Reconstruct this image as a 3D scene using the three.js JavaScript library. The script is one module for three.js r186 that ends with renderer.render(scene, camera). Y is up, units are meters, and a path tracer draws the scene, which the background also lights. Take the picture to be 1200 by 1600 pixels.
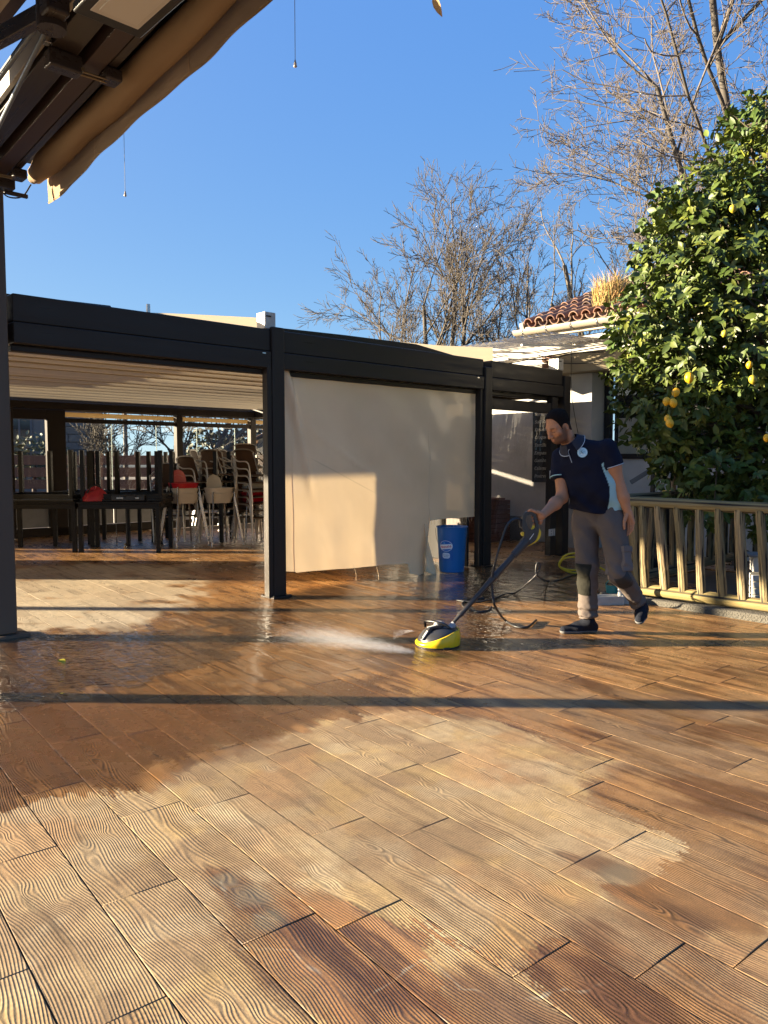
import * as THREE from 'three';
import { RoundedBoxGeometry } from 'three/addons/geometries/RoundedBoxGeometry.js';
import { mergeGeometries } from 'three/addons/utils/BufferGeometryUtils.js';

// ---------------------------------------------------------------- camera, sky, sun, exposure
const EXPOSURE = 6.2;
const CAM_H = 1.4, PITCH = THREE.MathUtils.degToRad(3.86);
const scene = new THREE.Scene();
const camera = new THREE.PerspectiveCamera(67.38, 768 / 1024, 0.05, 400);
camera.position.set(0, CAM_H, 0);
camera.rotation.set(-PITCH, 0, 0);
scene.add(camera);
const renderer = new THREE.WebGLRenderer({ antialias: true });
renderer.setSize(768, 1024);
renderer.toneMapping = THREE.LinearToneMapping;
renderer.toneMappingExposure = EXPOSURE;
renderer.shadowMap.enabled = true;
const SUN_DIR = new THREE.Vector3(-1, 0.167, -0.036).normalize();
const sun = new THREE.DirectionalLight(new THREE.Color().setRGB(1.0, 0.83, 0.58), 5);
sun.position.copy(SUN_DIR).multiplyScalar(60);
sun.castShadow = true;
sun.shadow.mapSize.set(4096, 4096);
Object.assign(sun.shadow.camera, { left: -25, right: 25, top: 20, bottom: -20, near: 1, far: 140 });
scene.add(sun, sun.target);
{ // clear winter sky, computed: deep blue above, paler at the horizon, brighter and warmer round the low sun
  const W = 512, H = 256, d = new Float32Array(W * H * 4), v = new THREE.Vector3();
  for (let j = 0; j < H; j++) for (let i = 0; i < W; i++) {
    const th = ((i + 0.5) / W - 0.5) * 2 * Math.PI, ph = ((j + 0.5) / H - 0.5) * Math.PI;
    v.set(Math.cos(ph) * Math.cos(th), Math.sin(ph), Math.cos(ph) * Math.sin(th));
    const e = Math.max(0, v.y), k = Math.pow(1 - e, 3.2), hz = Math.exp(-e * 4.5), g = Math.acos(Math.max(-1, Math.min(1, v.dot(SUN_DIR))));
    const a1 = Math.exp(-g / 0.22), a2 = Math.exp(-g / 0.75), o = (j * W + i) * 4;
    let r = 0.058 + 0.11 * k + 0.18 * hz, gg = 0.262 + 0.225 * k + 0.225 * hz, b = 0.79 + 0.20 * k - 0.02 * hz;
    const h2 = Math.exp(-e * 15); r += 0.36 * h2; gg += 0.26 * h2; b += 0.06 * h2;
    r += 3.2 * a1 + 0.36 * a2; gg += 2.5 * a1 + 0.30 * a2; b += 1.5 * a1 + 0.15 * a2;
    if (v.y < 0) { const m = Math.min(1, -v.y * 6); r += (0.16 - r) * m; gg += (0.12 - gg) * m; b += (0.09 - b) * m; }
    d[o] = r / EXPOSURE; d[o + 1] = gg / EXPOSURE; d[o + 2] = b / EXPOSURE; d[o + 3] = 1;
  }
  const t = new THREE.DataTexture(d, W, H, THREE.RGBAFormat, THREE.FloatType);
  t.mapping = THREE.EquirectangularReflectionMapping; t.magFilter = t.minFilter = THREE.LinearFilter; t.needsUpdate = true;
  scene.background = t; scene.environment = t;
}

// ---------------------------------------------------------------- helpers
const V = (x, y, z) => new THREE.Vector3(x, y, z);
let seedState = 7;
const rnd = () => { seedState = (seedState + 0x6D2B79F5) | 0; let t = Math.imul(seedState ^ (seedState >>> 15), 1 | seedState); t = (t + Math.imul(t ^ (t >>> 7), 61 | t)) ^ t; return ((t ^ (t >>> 14)) >>> 0) / 4294967296; };
const rr = (a, b) => a + (b - a) * rnd();
const clamp = (x, a = 0, b = 1) => Math.max(a, Math.min(b, x));
const sstep = (a, b, x) => { const t = clamp((x - a) / (b - a)); return t * t * (3 - 2 * t); };
const mix = (a, b, t) => a + (b - a) * t;
const hash2 = (i, j) => { let h = Math.imul(i | 0, 374761393) ^ Math.imul(j | 0, 668265263); h = Math.imul(h ^ (h >>> 13), 1274126177); return ((h ^ (h >>> 16)) >>> 0) / 4294967296; };
function vnoise(x, y) { const i = Math.floor(x), j = Math.floor(y); let u = x - i, v = y - j; u = u * u * (3 - 2 * u); v = v * v * (3 - 2 * v); const a = hash2(i, j), b = hash2(i + 1, j), c = hash2(i, j + 1), d = hash2(i + 1, j + 1); return a + (b - a) * u + (c - a) * v + (a - b - c + d) * u * v; }
const fbm = (x, y, n = 4) => { let s = 0, a = 0.5, t = 0; for (let k = 0; k < n; k++) { s += a * vnoise(x, y); t += a; a *= 0.5; x = x * 2.03 + 17.1; y = y * 2.03 + 9.7; } return s / t; };
// the photograph's frame is 1200 x 1600: a pixel turned into a ray, a ground point, a point at a depth
const cp = Math.cos(PITCH), sp = Math.sin(PITCH);
function ray(x, y) { const dx = (x - 600) / 1200, dy = -(y - 800) / 1200; return V(dx, dy * cp - sp, -dy * sp - cp); }
const EYE = V(0, CAM_H, 0);
const gnd = (x, y, h = 0) => { const d = ray(x, y); return EYE.clone().addScaledVector(d, (h - CAM_H) / d.y); };
const atZ = (x, y, z) => { const d = ray(x, y); return EYE.clone().addScaledVector(d, z / d.z); };
// the terrace's own frame: s along the pergola front, n across it towards the viewer
const P0 = V(-2.98, 0, -6.02), DS = V(0.727, 0, -0.687), DN = V(0.687, 0, 0.727), TURN = Math.atan2(0.687, 0.727);
const PL = (s, y, n) => P0.clone().addScaledVector(DS, s).addScaledVector(DN, n).add(V(0, y, 0));
const toS = (p) => { const q = p.clone().sub(P0); return V(q.dot(DS), p.y, q.dot(DN)); };
const onN = (x, y, n) => { const d = ray(x, y), q = EYE.clone().sub(P0); return toS(EYE.clone().addScaledVector(d, (n - q.dot(DN)) / d.dot(DN))); };
const onS = (x, y, s) => { const d = ray(x, y), q = EYE.clone().sub(P0); return toS(EYE.clone().addScaledVector(d, (s - q.dot(DS)) / d.dot(DS))); };

const usedNames = {};
function numbered(n) { const k = usedNames[n] = (usedNames[n] ?? -1) + 1; return k ? `${n}_${String(k).padStart(3, '0')}` : n; }
function tag(o, label, category, group) { o.userData = { label, category }; if (group) o.userData.group = group; return o; }
function shadows(o) { o.traverse((c) => { if (c.isMesh) { c.castShadow = true; c.receiveShadow = true; } }); return o; }
function thing(name, label, category, pos, turn = 0, group) { const o = new THREE.Group(); o.name = numbered(name); if (pos) o.position.copy(pos); o.rotation.y = turn; tag(o, label, category, group); scene.add(o); return o; }
function part(parent, name, geo, mat, label) { const m = new THREE.Mesh(Array.isArray(geo) ? join(geo) : geo, mat); m.name = name; m.castShadow = m.receiveShadow = true; if (label) m.userData = { label }; parent.add(m); return m; }
function solo(name, geo, mat, label, category, group) { const m = new THREE.Mesh(Array.isArray(geo) ? join(geo) : geo, mat); m.name = numbered(name); m.castShadow = m.receiveShadow = true; tag(m, label, category, group); scene.add(m); return m; }
function struct(name, geo, mat) { const m = new THREE.Mesh(Array.isArray(geo) ? join(geo) : geo, mat); m.name = name; m.castShadow = m.receiveShadow = true; m.userData = { kind: 'structure' }; scene.add(m); return m; }
function dup(o, label, pos, turn) { const c = o.clone(); c.name = numbered(o.name.replace(/_\d{3}$/, '')); c.userData = { ...o.userData, label }; if (pos) c.position.copy(pos); if (turn !== undefined) c.rotation.y = turn; scene.add(c); return c; }
function join(list) {
  const out = list.map((g) => { const q = g.index ? g.toNonIndexed() : g.clone(); for (const k of Object.keys(q.attributes)) if (!['position', 'normal', 'uv', 'color'].includes(k)) q.deleteAttribute(k); if (!q.attributes.uv) q.setAttribute('uv', new THREE.BufferAttribute(new Float32Array(q.attributes.position.count * 2), 2)); if (!q.attributes.normal) q.computeVertexNormals(); q.morphAttributes = {}; return q; });
  if (!out.every((g) => g.attributes.color)) out.forEach((g) => g.deleteAttribute('color'));
  return mergeGeometries(out.map((g) => { g.clearGroups(); return g; }));
}
const bxr = (w, h, d, x, y, z, r = 0.006) => { const g = new RoundedBoxGeometry(w, h, d, 1, Math.min(r, w * 0.45, h * 0.45, d * 0.45)); g.translate(x, y, z); return g; };
const bx = (x0, x1, y0, y1, z0, z1, r) => bxr(Math.abs(x1 - x0), Math.abs(y1 - y0), Math.abs(z1 - z0), (x0 + x1) / 2, (y0 + y1) / 2, (z0 + z1) / 2, r);
const UP = V(0, 1, 0);
function rod(a, b, r1, r2 = r1, seg = 8, capped = true) { const d = b.clone().sub(a), L = d.length(); const g = new THREE.CylinderGeometry(r2, r1, L, seg, 1, !capped); g.applyQuaternion(new THREE.Quaternion().setFromUnitVectors(UP, d.normalize())); g.translate((a.x + b.x) / 2, (a.y + b.y) / 2, (a.z + b.z) / 2); return g; }
function bar(a, b, w, h) { // square bar from a to b
  const d = b.clone().sub(a), L = d.length(), g = new RoundedBoxGeometry(w, h, L, 1, Math.min(w, h) * 0.12); const m = new THREE.Matrix4().lookAt(V(0, 0, 0), d.clone().normalize(), Math.abs(d.y / L) > 0.95 ? V(0, 0, 1) : UP); g.applyMatrix4(m); g.translate((a.x + b.x) / 2, (a.y + b.y) / 2, (a.z + b.z) / 2); return g;
}
const pipe = (pts, r, seg = 40, rad = 8, closed = false, tension = 0.5) => new THREE.TubeGeometry(new THREE.CatmullRomCurve3(pts, closed, 'catmullrom', tension), seg, r, rad, closed);
function surf(nu, nv, f) { // open sheet, f(u, v) -> Vector3, uv 0..1
  const P = [], U = [], I = []; for (let j = 0; j <= nv; j++) for (let i = 0; i <= nu; i++) { const p = f(i / nu, j / nv); P.push(p.x, p.y, p.z); U.push(i / nu, j / nv); }
  for (let j = 0; j < nv; j++) for (let i = 0; i < nu; i++) { const a = j * (nu + 1) + i, b = a + 1, c = a + nu + 1, d = c + 1; I.push(a, b, d, a, d, c); }
  const g = new THREE.BufferGeometry(); g.setAttribute('position', new THREE.Float32BufferAttribute(P, 3)); g.setAttribute('uv', new THREE.Float32BufferAttribute(U, 2)); g.setIndex(I); g.computeVertexNormals(); return g;
}
function plate(pts, n, th) { // outline given in the terrace frame (s, y), standing at n, with thickness
  const sh = new THREE.Shape(pts.map((p) => new THREE.Vector2(p.x, p.y))); const g = new THREE.ExtrudeGeometry(sh, { depth: th, bevelEnabled: true, bevelSize: 0.003, bevelThickness: 0.003, bevelSegments: 1 }); g.translate(0, 0, n - th); return g;
}
const lin = (r, g, b) => new THREE.Color().setRGB(r, g, b);
function tex(w, h, f, { srgb = false, repeat, uv = 0 } = {}) { // f(x, y) -> [r, g, b] 0..1
  const d = new Uint8Array(w * h * 4); for (let j = 0; j < h; j++) for (let i = 0; i < w; i++) { const c = f(i, j), o = (j * w + i) * 4; d[o] = clamp(c[0]) * 255; d[o + 1] = clamp(c[1]) * 255; d[o + 2] = clamp(c[2]) * 255; d[o + 3] = 255; }
  const t = new THREE.DataTexture(d, w, h, THREE.RGBAFormat); t.magFilter = THREE.LinearFilter; t.minFilter = THREE.LinearMipmapLinearFilter; t.wrapS = t.wrapT = THREE.RepeatWrapping; if (srgb) t.colorSpace = THREE.SRGBColorSpace; if (repeat) t.repeat.set(...repeat); t.channel = uv; t.generateMipmaps = true; t.needsUpdate = true; return t;
}
const toSrgb = (c) => c <= 0.0031308 ? 12.92 * c : 1.055 * Math.pow(c, 1 / 2.4) - 0.055;
const std = (r, g, b, rough = 0.6, o = {}) => new THREE.MeshStandardMaterial({ color: lin(r, g, b), roughness: rough, side: THREE.DoubleSide, ...o });
const phy = (r, g, b, rough = 0.6, o = {}) => new THREE.MeshPhysicalMaterial({ color: lin(r, g, b), roughness: rough, side: THREE.DoubleSide, ...o });
// tileable noise for fine wear: value noise on a wrapped lattice
function tnoise(x, y, p) { const i = Math.floor(x), j = Math.floor(y); let u = x - i, v = y - j; u = u * u * (3 - 2 * u); v = v * v * (3 - 2 * v); const w = (k) => ((k % p) + p) % p; const a = hash2(w(i) + p * 7, w(j)), b = hash2(w(i + 1) + p * 7, w(j)), c = hash2(w(i) + p * 7, w(j + 1)), d = hash2(w(i + 1) + p * 7, w(j + 1)); return a + (b - a) * u + (c - a) * v + (a - b - c + d) * u * v; }
const tf = (x, y, p, n) => { let s = 0, a = 0.5, t = 0; for (let k = 0; k < n; k++) { s += a * tnoise(x * p, y * p, p); t += a; a *= 0.5; p *= 2; } return s / t; };
const grainBump = tex(256, 256, (i, j) => { const v = tf(i / 256, j / 256, 16, 4); return [v, v, v]; });
const wearMap = tex(256, 256, (i, j) => { const v = 0.78 + 0.34 * (tf(i / 256, j / 256, 4, 5) - 0.5); return [v, v, v]; });
const roughWear = tex(256, 256, (i, j) => { const v = 0.62 + 0.7 * (tf(i / 256 + 0.3, j / 256, 5, 5) - 0.5); return [v, v, v]; });
// metres as uv: project each face along its main axis
function boxUV(g, k = 1) { const q = g.index ? g.toNonIndexed() : g, p = q.attributes.position, n = q.attributes.normal, u = new Float32Array(p.count * 2); for (let i = 0; i < p.count; i++) { const ax = Math.abs(n.getX(i)), ay = Math.abs(n.getY(i)), az = Math.abs(n.getZ(i)); const x = p.getX(i), y = p.getY(i), z = p.getZ(i); if (ay > ax && ay > az) { u[2 * i] = x * k; u[2 * i + 1] = z * k; } else if (ax > az) { u[2 * i] = z * k; u[2 * i + 1] = y * k; } else { u[2 * i] = x * k; u[2 * i + 1] = y * k; } } q.setAttribute('uv', new THREE.BufferAttribute(u, 2)); return q; }

const M = {
  frame: phy(0.031, 0.0245, 0.0200, 0.62, { roughnessMap: roughWear, specularIntensity: 0.28 }),
  frameGrey: phy(0.085, 0.064, 0.048, 0.6, { roughnessMap: roughWear, specularIntensity: 0.4 }),
  black: std(0.012, 0.012, 0.013, 0.4),
  rubber: std(0.014, 0.014, 0.015, 0.5),
  alu: std(0.55, 0.55, 0.55, 0.3, { metalness: 0.9 }),
  steel: std(0.42, 0.41, 0.40, 0.35, { metalness: 0.9, roughnessMap: roughWear }),
  cream: std(0.42, 0.37, 0.29, 0.7, { map: wearMap }),
  white: std(0.62, 0.60, 0.56, 0.6, { map: wearMap }),
  glass: phy(1, 1, 1, 0.0, { transmission: 1, thickness: 0, ior: 1.45 }),
  chrome: std(0.6, 0.6, 0.6, 0.2, { metalness: 1 }),
};

// ---------------------------------------------------------------- the ground
struct('ground', new THREE.PlaneGeometry(300, 300).rotateX(-Math.PI / 2).translate(0, -0.06, 0), std(0.16, 0.13, 0.09, 0.95, { bumpMap: grainBump }));

// the terrace is stamped concrete: every board is a piece of its own, with pressed wood grain
const UA = 0.7848, UB = 0.6198, COL0 = 0.745, COLW = 0.2545;
const toAB = (x, z) => [x * UA - z * UB, x * UB + z * UA], fromAB = (a, b) => [a * UA + b * UB, -a * UB + b * UA];
const colBreaks = {};
function breaks(k) {
  if (colBreaks[k]) return colBreaks[k];
  const fixed = { 0: -2.38, 2: -1.82, 4: -1.14, 1: -1.93, 3: -2.35, [-1]: -2.86, [-2]: -2.2 };
  let b = (fixed[k] ?? -hash2(k, 91)) + 9, n = 0; const L = []; while (b > -19) { L.push(b); const near = fixed[k] !== undefined && b < 1.2 && b > -4.5; b -= near ? 1 : (hash2(k * 31 + n, 5) < 0.2 ? 0.62 : 1.0); n++; if (fixed[k] !== undefined && b > -1.5 && b < 9 && n < 30) { const want = fixed[k] + Math.round(b - fixed[k]); b = want; } }
  return colBreaks[k] = L.reverse();
}
function boardAt(x, z) { const [a, b] = toAB(x, z), k = Math.floor((a - COL0) / COLW), L = breaks(k); let lo = 0, hi = L.length - 1; while (hi - lo > 1) { const m = (lo + hi) >> 1; if (L[m] <= b) lo = m; else hi = m; } return { k, i: lo, la: a - COL0 - k * COLW, lb: b - L[lo], len: L[lo + 1] - L[lo] }; }
// six pressed-grain patterns: rings of a log cut lengthwise, with knots
const GV = [];
for (let v = 0; v < 6; v++) GV.push({ ph: v * 1.7, d0: [0.008, -0.012, 0.02, 0.005, -0.01, 0.014][v], sl: [-0.02, 0.022, -0.03, 0.026, 0.02, -0.018][v], ac: [0.12, 0.15, 0.10, 0.13, 0.09, 0.16][v], knots: [[0.13, 0.32], [0.09, 0.78], [0.17, 0.5], [0.12, 0.18], [0.15, 0.66], [0.08, 0.4]].filter((_, i) => i === v || i === (v + 3) % 6) });
function grain(v, a, b) {
  const q = GV[v]; const ac = q.ac + 0.03 * Math.sin(b * 4.2 + q.ph) + 0.018 * (vnoise(b * 7 + v * 31, 3.3) - 0.5);
  let d = q.d0 + q.sl * b + 0.006 * Math.sin(b * 6.1 + q.ph * 2); let da = a - ac + 0.006 * (vnoise(a * 22 + v * 9, b * 5) - 0.5);
  let r = Math.sqrt(da * da + d * d * 1.6) + 0.003 * (vnoise(a * 60, b * 11 + v * 13) - 0.5) + 0.010 * (vnoise(a * 6 + 5, b * 2.6 + v * 7) - 0.5);
  let knot = 0; for (const [ka, kb] of q.knots) { const x = (a - ka) / 0.017, y = (b - kb) / 0.034, e = Math.exp(-(x * x + y * y) * 0.5); r += 0.017 * e; const rho = Math.sqrt(x * x * 1.3 + y * y); knot = Math.max(knot, Math.exp(-rho * rho * 0.9)); }
  let h = 0.5 + 0.5 * Math.sin(r * 2 * Math.PI / 0.0093); h = Math.pow(h, 0.75);
  const heart = Math.exp(-Math.pow(da / 0.016, 2)) * sstep(0.012, 0.0, Math.abs(d)); h = h * (1 - 0.5 * heart) * 0.72 + 0.14;
  h -= 0.16 * heart; h += 0.14 * knot; h += 0.12 * (vnoise(a * 300, b * 160 + v * 50) - 0.5) + 0.07 * (vnoise(a * 700, b * 700) - 0.5);
  return clamp(h);
}
const ATLAS = 2048, STRIP = ATLAS / 6;
const grainTex = (() => { const d = new Uint8Array(ATLAS * ATLAS * 4); for (let j = 0; j < ATLAS; j++) { const v = Math.min(5, Math.floor(j / STRIP)), a = (j - v * STRIP) / STRIP * 0.2545; for (let i = 0; i < ATLAS; i++) { const h = grain(v, a, i / ATLAS * 1.05) * 255, o = (j * ATLAS + i) * 4; d[o] = d[o + 1] = d[o + 2] = h; d[o + 3] = 255; } } const t = new THREE.DataTexture(d, ATLAS, ATLAS, THREE.RGBAFormat); t.magFilter = THREE.LinearFilter; t.minFilter = THREE.LinearMipmapLinearFilter; t.generateMipmaps = true; t.needsUpdate = true; t.userDataRaw = d; return t; })();
const grainLookup = (B) => { const hv = hash2(B.k * 13 + 3, B.i * 7 + 1), v = Math.floor(hv * 6) % 6, fa = hash2(B.k, B.i + 50) < 0.5, fb = hash2(B.k + 70, B.i) < 0.5, ob = hash2(B.k + 9, B.i + 9) * Math.max(0, 1.04 - B.len); return { v, fa, fb, ob }; };
function grainUV(B, la, lb) { const g = grainLookup(B); let a = clamp(la / COLW, 0.004, 0.996), b = (lb + g.ob) / 1.05; if (g.fa) a = 1 - a; if (g.fb) b = 1 - b; return [b, (g.v + 0.006 + a * 0.988) / 6]; }

// where the floor is dry, damp, soaked: outlines traced on the floor, wavering edges
const poly = (px) => px.map(([x, y]) => { const p = gnd(x, y); return [p.x, p.z]; });
function sdPoly(P, x, z) { let d = 1e9, s = 1; for (let i = 0, j = P.length - 1; i < P.length; j = i++) { const ex = P[j][0] - P[i][0], ez = P[j][1] - P[i][1], wx = x - P[i][0], wz = z - P[i][1], t = clamp((wx * ex + wz * ez) / (ex * ex + ez * ez)), bx_ = wx - ex * t, bz = wz - ez * t; d = Math.min(d, bx_ * bx_ + bz * bz); const c1 = z >= P[i][1], c2 = z < P[j][1], c3 = ex * wz > ez * wx; if ((c1 && c2 && c3) || (!c1 && !c2 && !c3)) s = -s; } return s * Math.sqrt(d); }
const DRY = poly([[-260, 1300], [60, 1252], [150, 1236], [222, 1246], [255, 1205], [335, 1178], [430, 1165], [505, 1128], [600, 1112], [720, 1118], [830, 1135], [900, 1160], [985, 1190], [960, 1222], [930, 1246], [985, 1282], [1080, 1318], [1040, 1362], [960, 1392], [1010, 1440], [1080, 1480], [1000, 1520], [900, 1470], [790, 1500], [690, 1450], [600, 1440], [545, 1425], [470, 1400], [425, 1398], [400, 1450], [470, 1520], [540, 1600], [520, 1800], [-400, 1800]]);
const DRY2 = poly([[1060, 1460], [1260, 1400], [1300, 1560], [1190, 1600], [1120, 1530]]), DRY3 = poly([[680, 1480], [800, 1530], [900, 1600], [760, 1620], [690, 1560]]);
const PALE = poly([[-60, 905], [120, 878], [290, 884], [330, 915], [290, 955], [200, 985], [60, 992], [-60, 1010]]);
const SOAK = poly([[-80, 985], [140, 985], [300, 950], [420, 935], [560, 905], [640, 880], [930, 878], [905, 930], [860, 945], [700, 945], [780, 975], [780, 1030], [640, 1045], [420, 1075], [300, 1100], [150, 1100], [60, 1230], [-90, 1280]]);
const WETS = [[[975, 1225], [1080, 1215], [1260, 1235], [1260, 1300], [1100, 1290], [1010, 1268]], [[440, 1405], [470, 1400], [530, 1440], [590, 1500], [680, 1530], [800, 1555], [940, 1600], [900, 1660], [700, 1620], [560, 1590], [500, 1530], [430, 1460]], [[830, 1480], [930, 1470], [1040, 1560], [1120, 1640], [960, 1640]], [[880, 1335], [960, 1340], [1010, 1380], [930, 1370]], [[340, 1365], [385, 1380], [420, 1425], [370, 1430]], [[-60, 1095], [200, 1085], [420, 1090], [300, 1150], [120, 1190], [-60, 1230]], [[1040, 1140], [1260, 1120], [1260, 1160], [1100, 1165]]].map(poly);
const SEMI = poly([[760, 1085], [900, 1075], [1260, 1100], [1300, 1480], [1080, 1470], [1060, 1320], [985, 1190], [830, 1120]]);
const BROWN = poly([[0, 1110], [160, 1100], [420, 1085], [640, 1045], [560, 1100], [480, 1130], [400, 1160], [320, 1172], [240, 1200], [215, 1240], [140, 1228], [40, 1245], [-60, 1260]]);
const FOAM = [[[340, 1372], [352, 1400], [385, 1428], [432, 1440]], [[378, 1488], [470, 1492], [540, 1560], [600, 1525], [668, 1497]], [[540, 1562], [580, 1590]], [[668, 1498], [700, 1535], [820, 1560], [952, 1546]]].map(poly);
const MOSS = [[390, 1400, 0.10], [420, 1440, 0.09], [350, 1375, 0.05], [960, 1365, 0.10]].map(([x, y, r]) => { const p = gnd(x, y); return [p.x, p.z, r]; });
function floorLook(x, z) {
  const w1 = (fbm(x * 3.1 + 40, z * 3.1, 4) - 0.5), w2 = (fbm(x * 9 + 3, z * 9 + 8, 3) - 0.5);
  const [fa, fb] = toAB(x, z), w3 = fbm(fa * 9, fb * 2.2 + 7, 3) - 0.5, near = z > -6.5, e = 0.26 * w1 + 0.10 * w2 + 0.42 * w3;
  let dry = 0; if (near) { const d1 = Math.min(sdPoly(DRY, x, z), sdPoly(DRY2, x, z), sdPoly(DRY3, x, z)); const wd = mix(0.012, 0.11, sstep(0.35, 0.65, fbm(x * 2.3 + 31, z * 2.3, 2))); dry = sstep(wd, -wd, d1 + e * 0.55 + 0.07 * (vnoise(fa * 70, fb * 9) - 0.5) + 0.05 * (vnoise(x * 150, z * 150) - 0.5)); const sm = near ? sstep(0.25, -0.25, sdPoly(SEMI, x, z) + e) * sstep(0.34, 0.6, fbm(fa * 5 + 3, fb * 1.6, 4) + 0.10) * 0.55 : 0; dry = Math.max(dry, sm); }
  const pale = sstep(0.12, -0.25, sdPoly(PALE, x, z) + e * 1.3) * sstep(0.30, 0.55, fbm(x * 2.2, z * 4 + 5, 4) + 0.14);
  const soak = sstep(0.20, -0.25, sdPoly(SOAK, x, z) + e * 0.7), brown = near ? sstep(0.08, -0.08, sdPoly(BROWN, x, z) + e * 0.5) : 0;
  let wet = 0; for (const P of WETS) wet = Math.max(wet, sstep(0.05, -0.09, sdPoly(P, x, z) + e * 0.6 + 0.06 * (vnoise(fa * 60, fb * 7) - 0.5))); wet *= sstep(0.30, 0.52, fbm(fa * 8 + 1, fb * 2.2 + 4, 4) + 0.06); dry *= 1 - 0.8 * wet;
  return { dry, pale, soak, brown, wet, w1, w2 };
}
const C = (r, g, b) => [r, g, b], lerp3 = (a, b, t) => { a[0] += (b[0] - a[0]) * t; a[1] += (b[1] - a[1]) * t; a[2] += (b[2] - a[2]) * t; };
function floorColour(x, z, fine) {
  const B = boardAt(x, z), L = floorLook(x, z), L0 = L, tone = hash2(B.k * 3 + 1, B.i * 5 + 2), m1 = fbm(x * 5, z * 5, 4), m2 = fbm(x * 26, z * 26, 3);
  const c = C(0.335, 0.180, 0.070); lerp3(c, C(0.37, 0.175, 0.056), sstep(0.4, 0.8, m1) * 0.7); lerp3(c, C(0.125, 0.062, 0.027), sstep(0.5, 0.3, fbm(x * 1.7 + 11, z * 2.6, 4)) * 0.55);
  const d = C(0.425, 0.295, 0.148); lerp3(d, C(0.46, 0.305, 0.122), sstep(0.45, 0.7, m1) * 0.7); lerp3(d, C(0.285, 0.185, 0.095), sstep(0.50, 0.32, fbm(x * 3.6 + 5, z * 3.6, 4)) * 0.75); lerp3(d, C(0.43, 0.205, 0.072), sstep(0.56, 0.74, fbm(x * 2.4 + 55, z * 2.4 + 3, 4)) * 0.35); lerp3(d, C(0.45, 0.345, 0.20), sstep(0.56, 0.7, fbm(x * 4.1 + 15, z * 4.1 + 23, 4)) * 0.5);
  const gs = fbm(B.la * 22 + B.k * 3.3, B.lb * 2.4 + B.i * 5.1, 4); lerp3(c, C(0.085, 0.040, 0.017), sstep(0.50, 0.70, gs) * 0.75); lerp3(c, C(0.36, 0.20, 0.085), sstep(0.46, 0.30, gs) * 0.45);
  lerp3(d, C(0.24, 0.15, 0.07), sstep(0.58, 0.74, gs) * 0.5);
  lerp3(c, C(0.105, 0.050, 0.021), Math.max(L.soak * 0.55, L.brown * 0.9));
  lerp3(c, C(0.125, 0.056, 0.022), L.wet * 0.85);
  lerp3(c, d, L.dry); lerp3(c, C(0.52, 0.43, 0.30), L.pale * 0.85);
  // dark edge where water dries out
  const edge = L.dry * (1 - L.dry) * 4; lerp3(c, C(0.12, 0.055, 0.022), edge * 0.35);
  const t = (0.82 + 0.34 * tone) * (0.95 + 0.30 * (m2 - 0.5) + 0.42 * (vnoise(x * 330, z * 330) - 0.5) * (fine ? 1 : 0.4)); c[0] *= t; c[1] *= t * (0.97 + 0.05 * tone); c[2] *= t * (0.95 + 0.08 * tone);
  const [gu, gv] = grainUV(B, B.la, B.lb), gi = clamp(Math.floor(gu * ATLAS), 0, ATLAS - 1), gj = clamp(Math.floor(gv * ATLAS), 0, ATLAS - 1), gh = grainTex.userDataRaw[(gj * ATLAS + gi) * 4] / 255;
  const k = mix(0.80, 1.06, sstep(0.10, 0.70, gh)); c[0] *= k; c[1] *= k; c[2] *= k;
  // dark dirt lodged along a few grain valleys
  const streak = sstep(0.66, 0.80, vnoise(B.la * 26 + B.k * 5.1, B.lb * 2.6 + B.i * 3.7)) * sstep(0.5, 0.2, gh); lerp3(c, C(0.045, 0.028, 0.016), streak * (0.45 + 0.3 * (1 - L.dry)));
  const eb = Math.min(B.la, COLW - B.la, B.lb, B.len - B.lb); lerp3(c, C(0.06, 0.034, 0.017), sstep(0.006, 0.001, eb) * 0.5);
  for (const [mx, mz, r] of MOSS) { const q = Math.hypot(x - mx, z - mz) + 0.10 * L.w1 + 0.05 * L.w2; lerp3(c, C(0.25, 0.24, 0.16), sstep(r, r * 0.2, q) * 0.35); }
  if (z > -3.6) { let fd = 9; for (const L of FOAM) for (let q = 0; q + 1 < L.length; q++) { const ex = L[q + 1][0] - L[q][0], ez = L[q + 1][1] - L[q][1], wx = x + 0.10 * L0.w1 + 0.05 * L0.w2 - L[q][0], wz = z + 0.10 * L0.w2 - L[q][1], tt = clamp((wx * ex + wz * ez) / (ex * ex + ez * ez)); fd = Math.min(fd, Math.hypot(wx - ex * tt, wz - ez * tt)); } lerp3(c, C(0.42, 0.38, 0.27), sstep(0.013, 0.001, fd + 0.012 * (vnoise(x * 40, z * 40) - 0.2)) * 0.4 * sstep(0.25, 0.6, vnoise(x * 14, z * 14))); }
  let rough = mix(mix(0.30, 0.10, L.soak), 0.78, L.dry); rough = mix(rough, 0.7, L.pale * 0.8); if (L.wet > 0) rough = mix(rough, 0.36, L.wet); if (L.brown > 0) rough = mix(rough, 0.27, L.brown); rough += 0.14 * (m2 - 0.5) + 0.10 * (m1 - 0.5) * (1 - L.dry);
  return [c[0], c[1], c[2], clamp(rough, 0.06, 1)];
}
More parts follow.
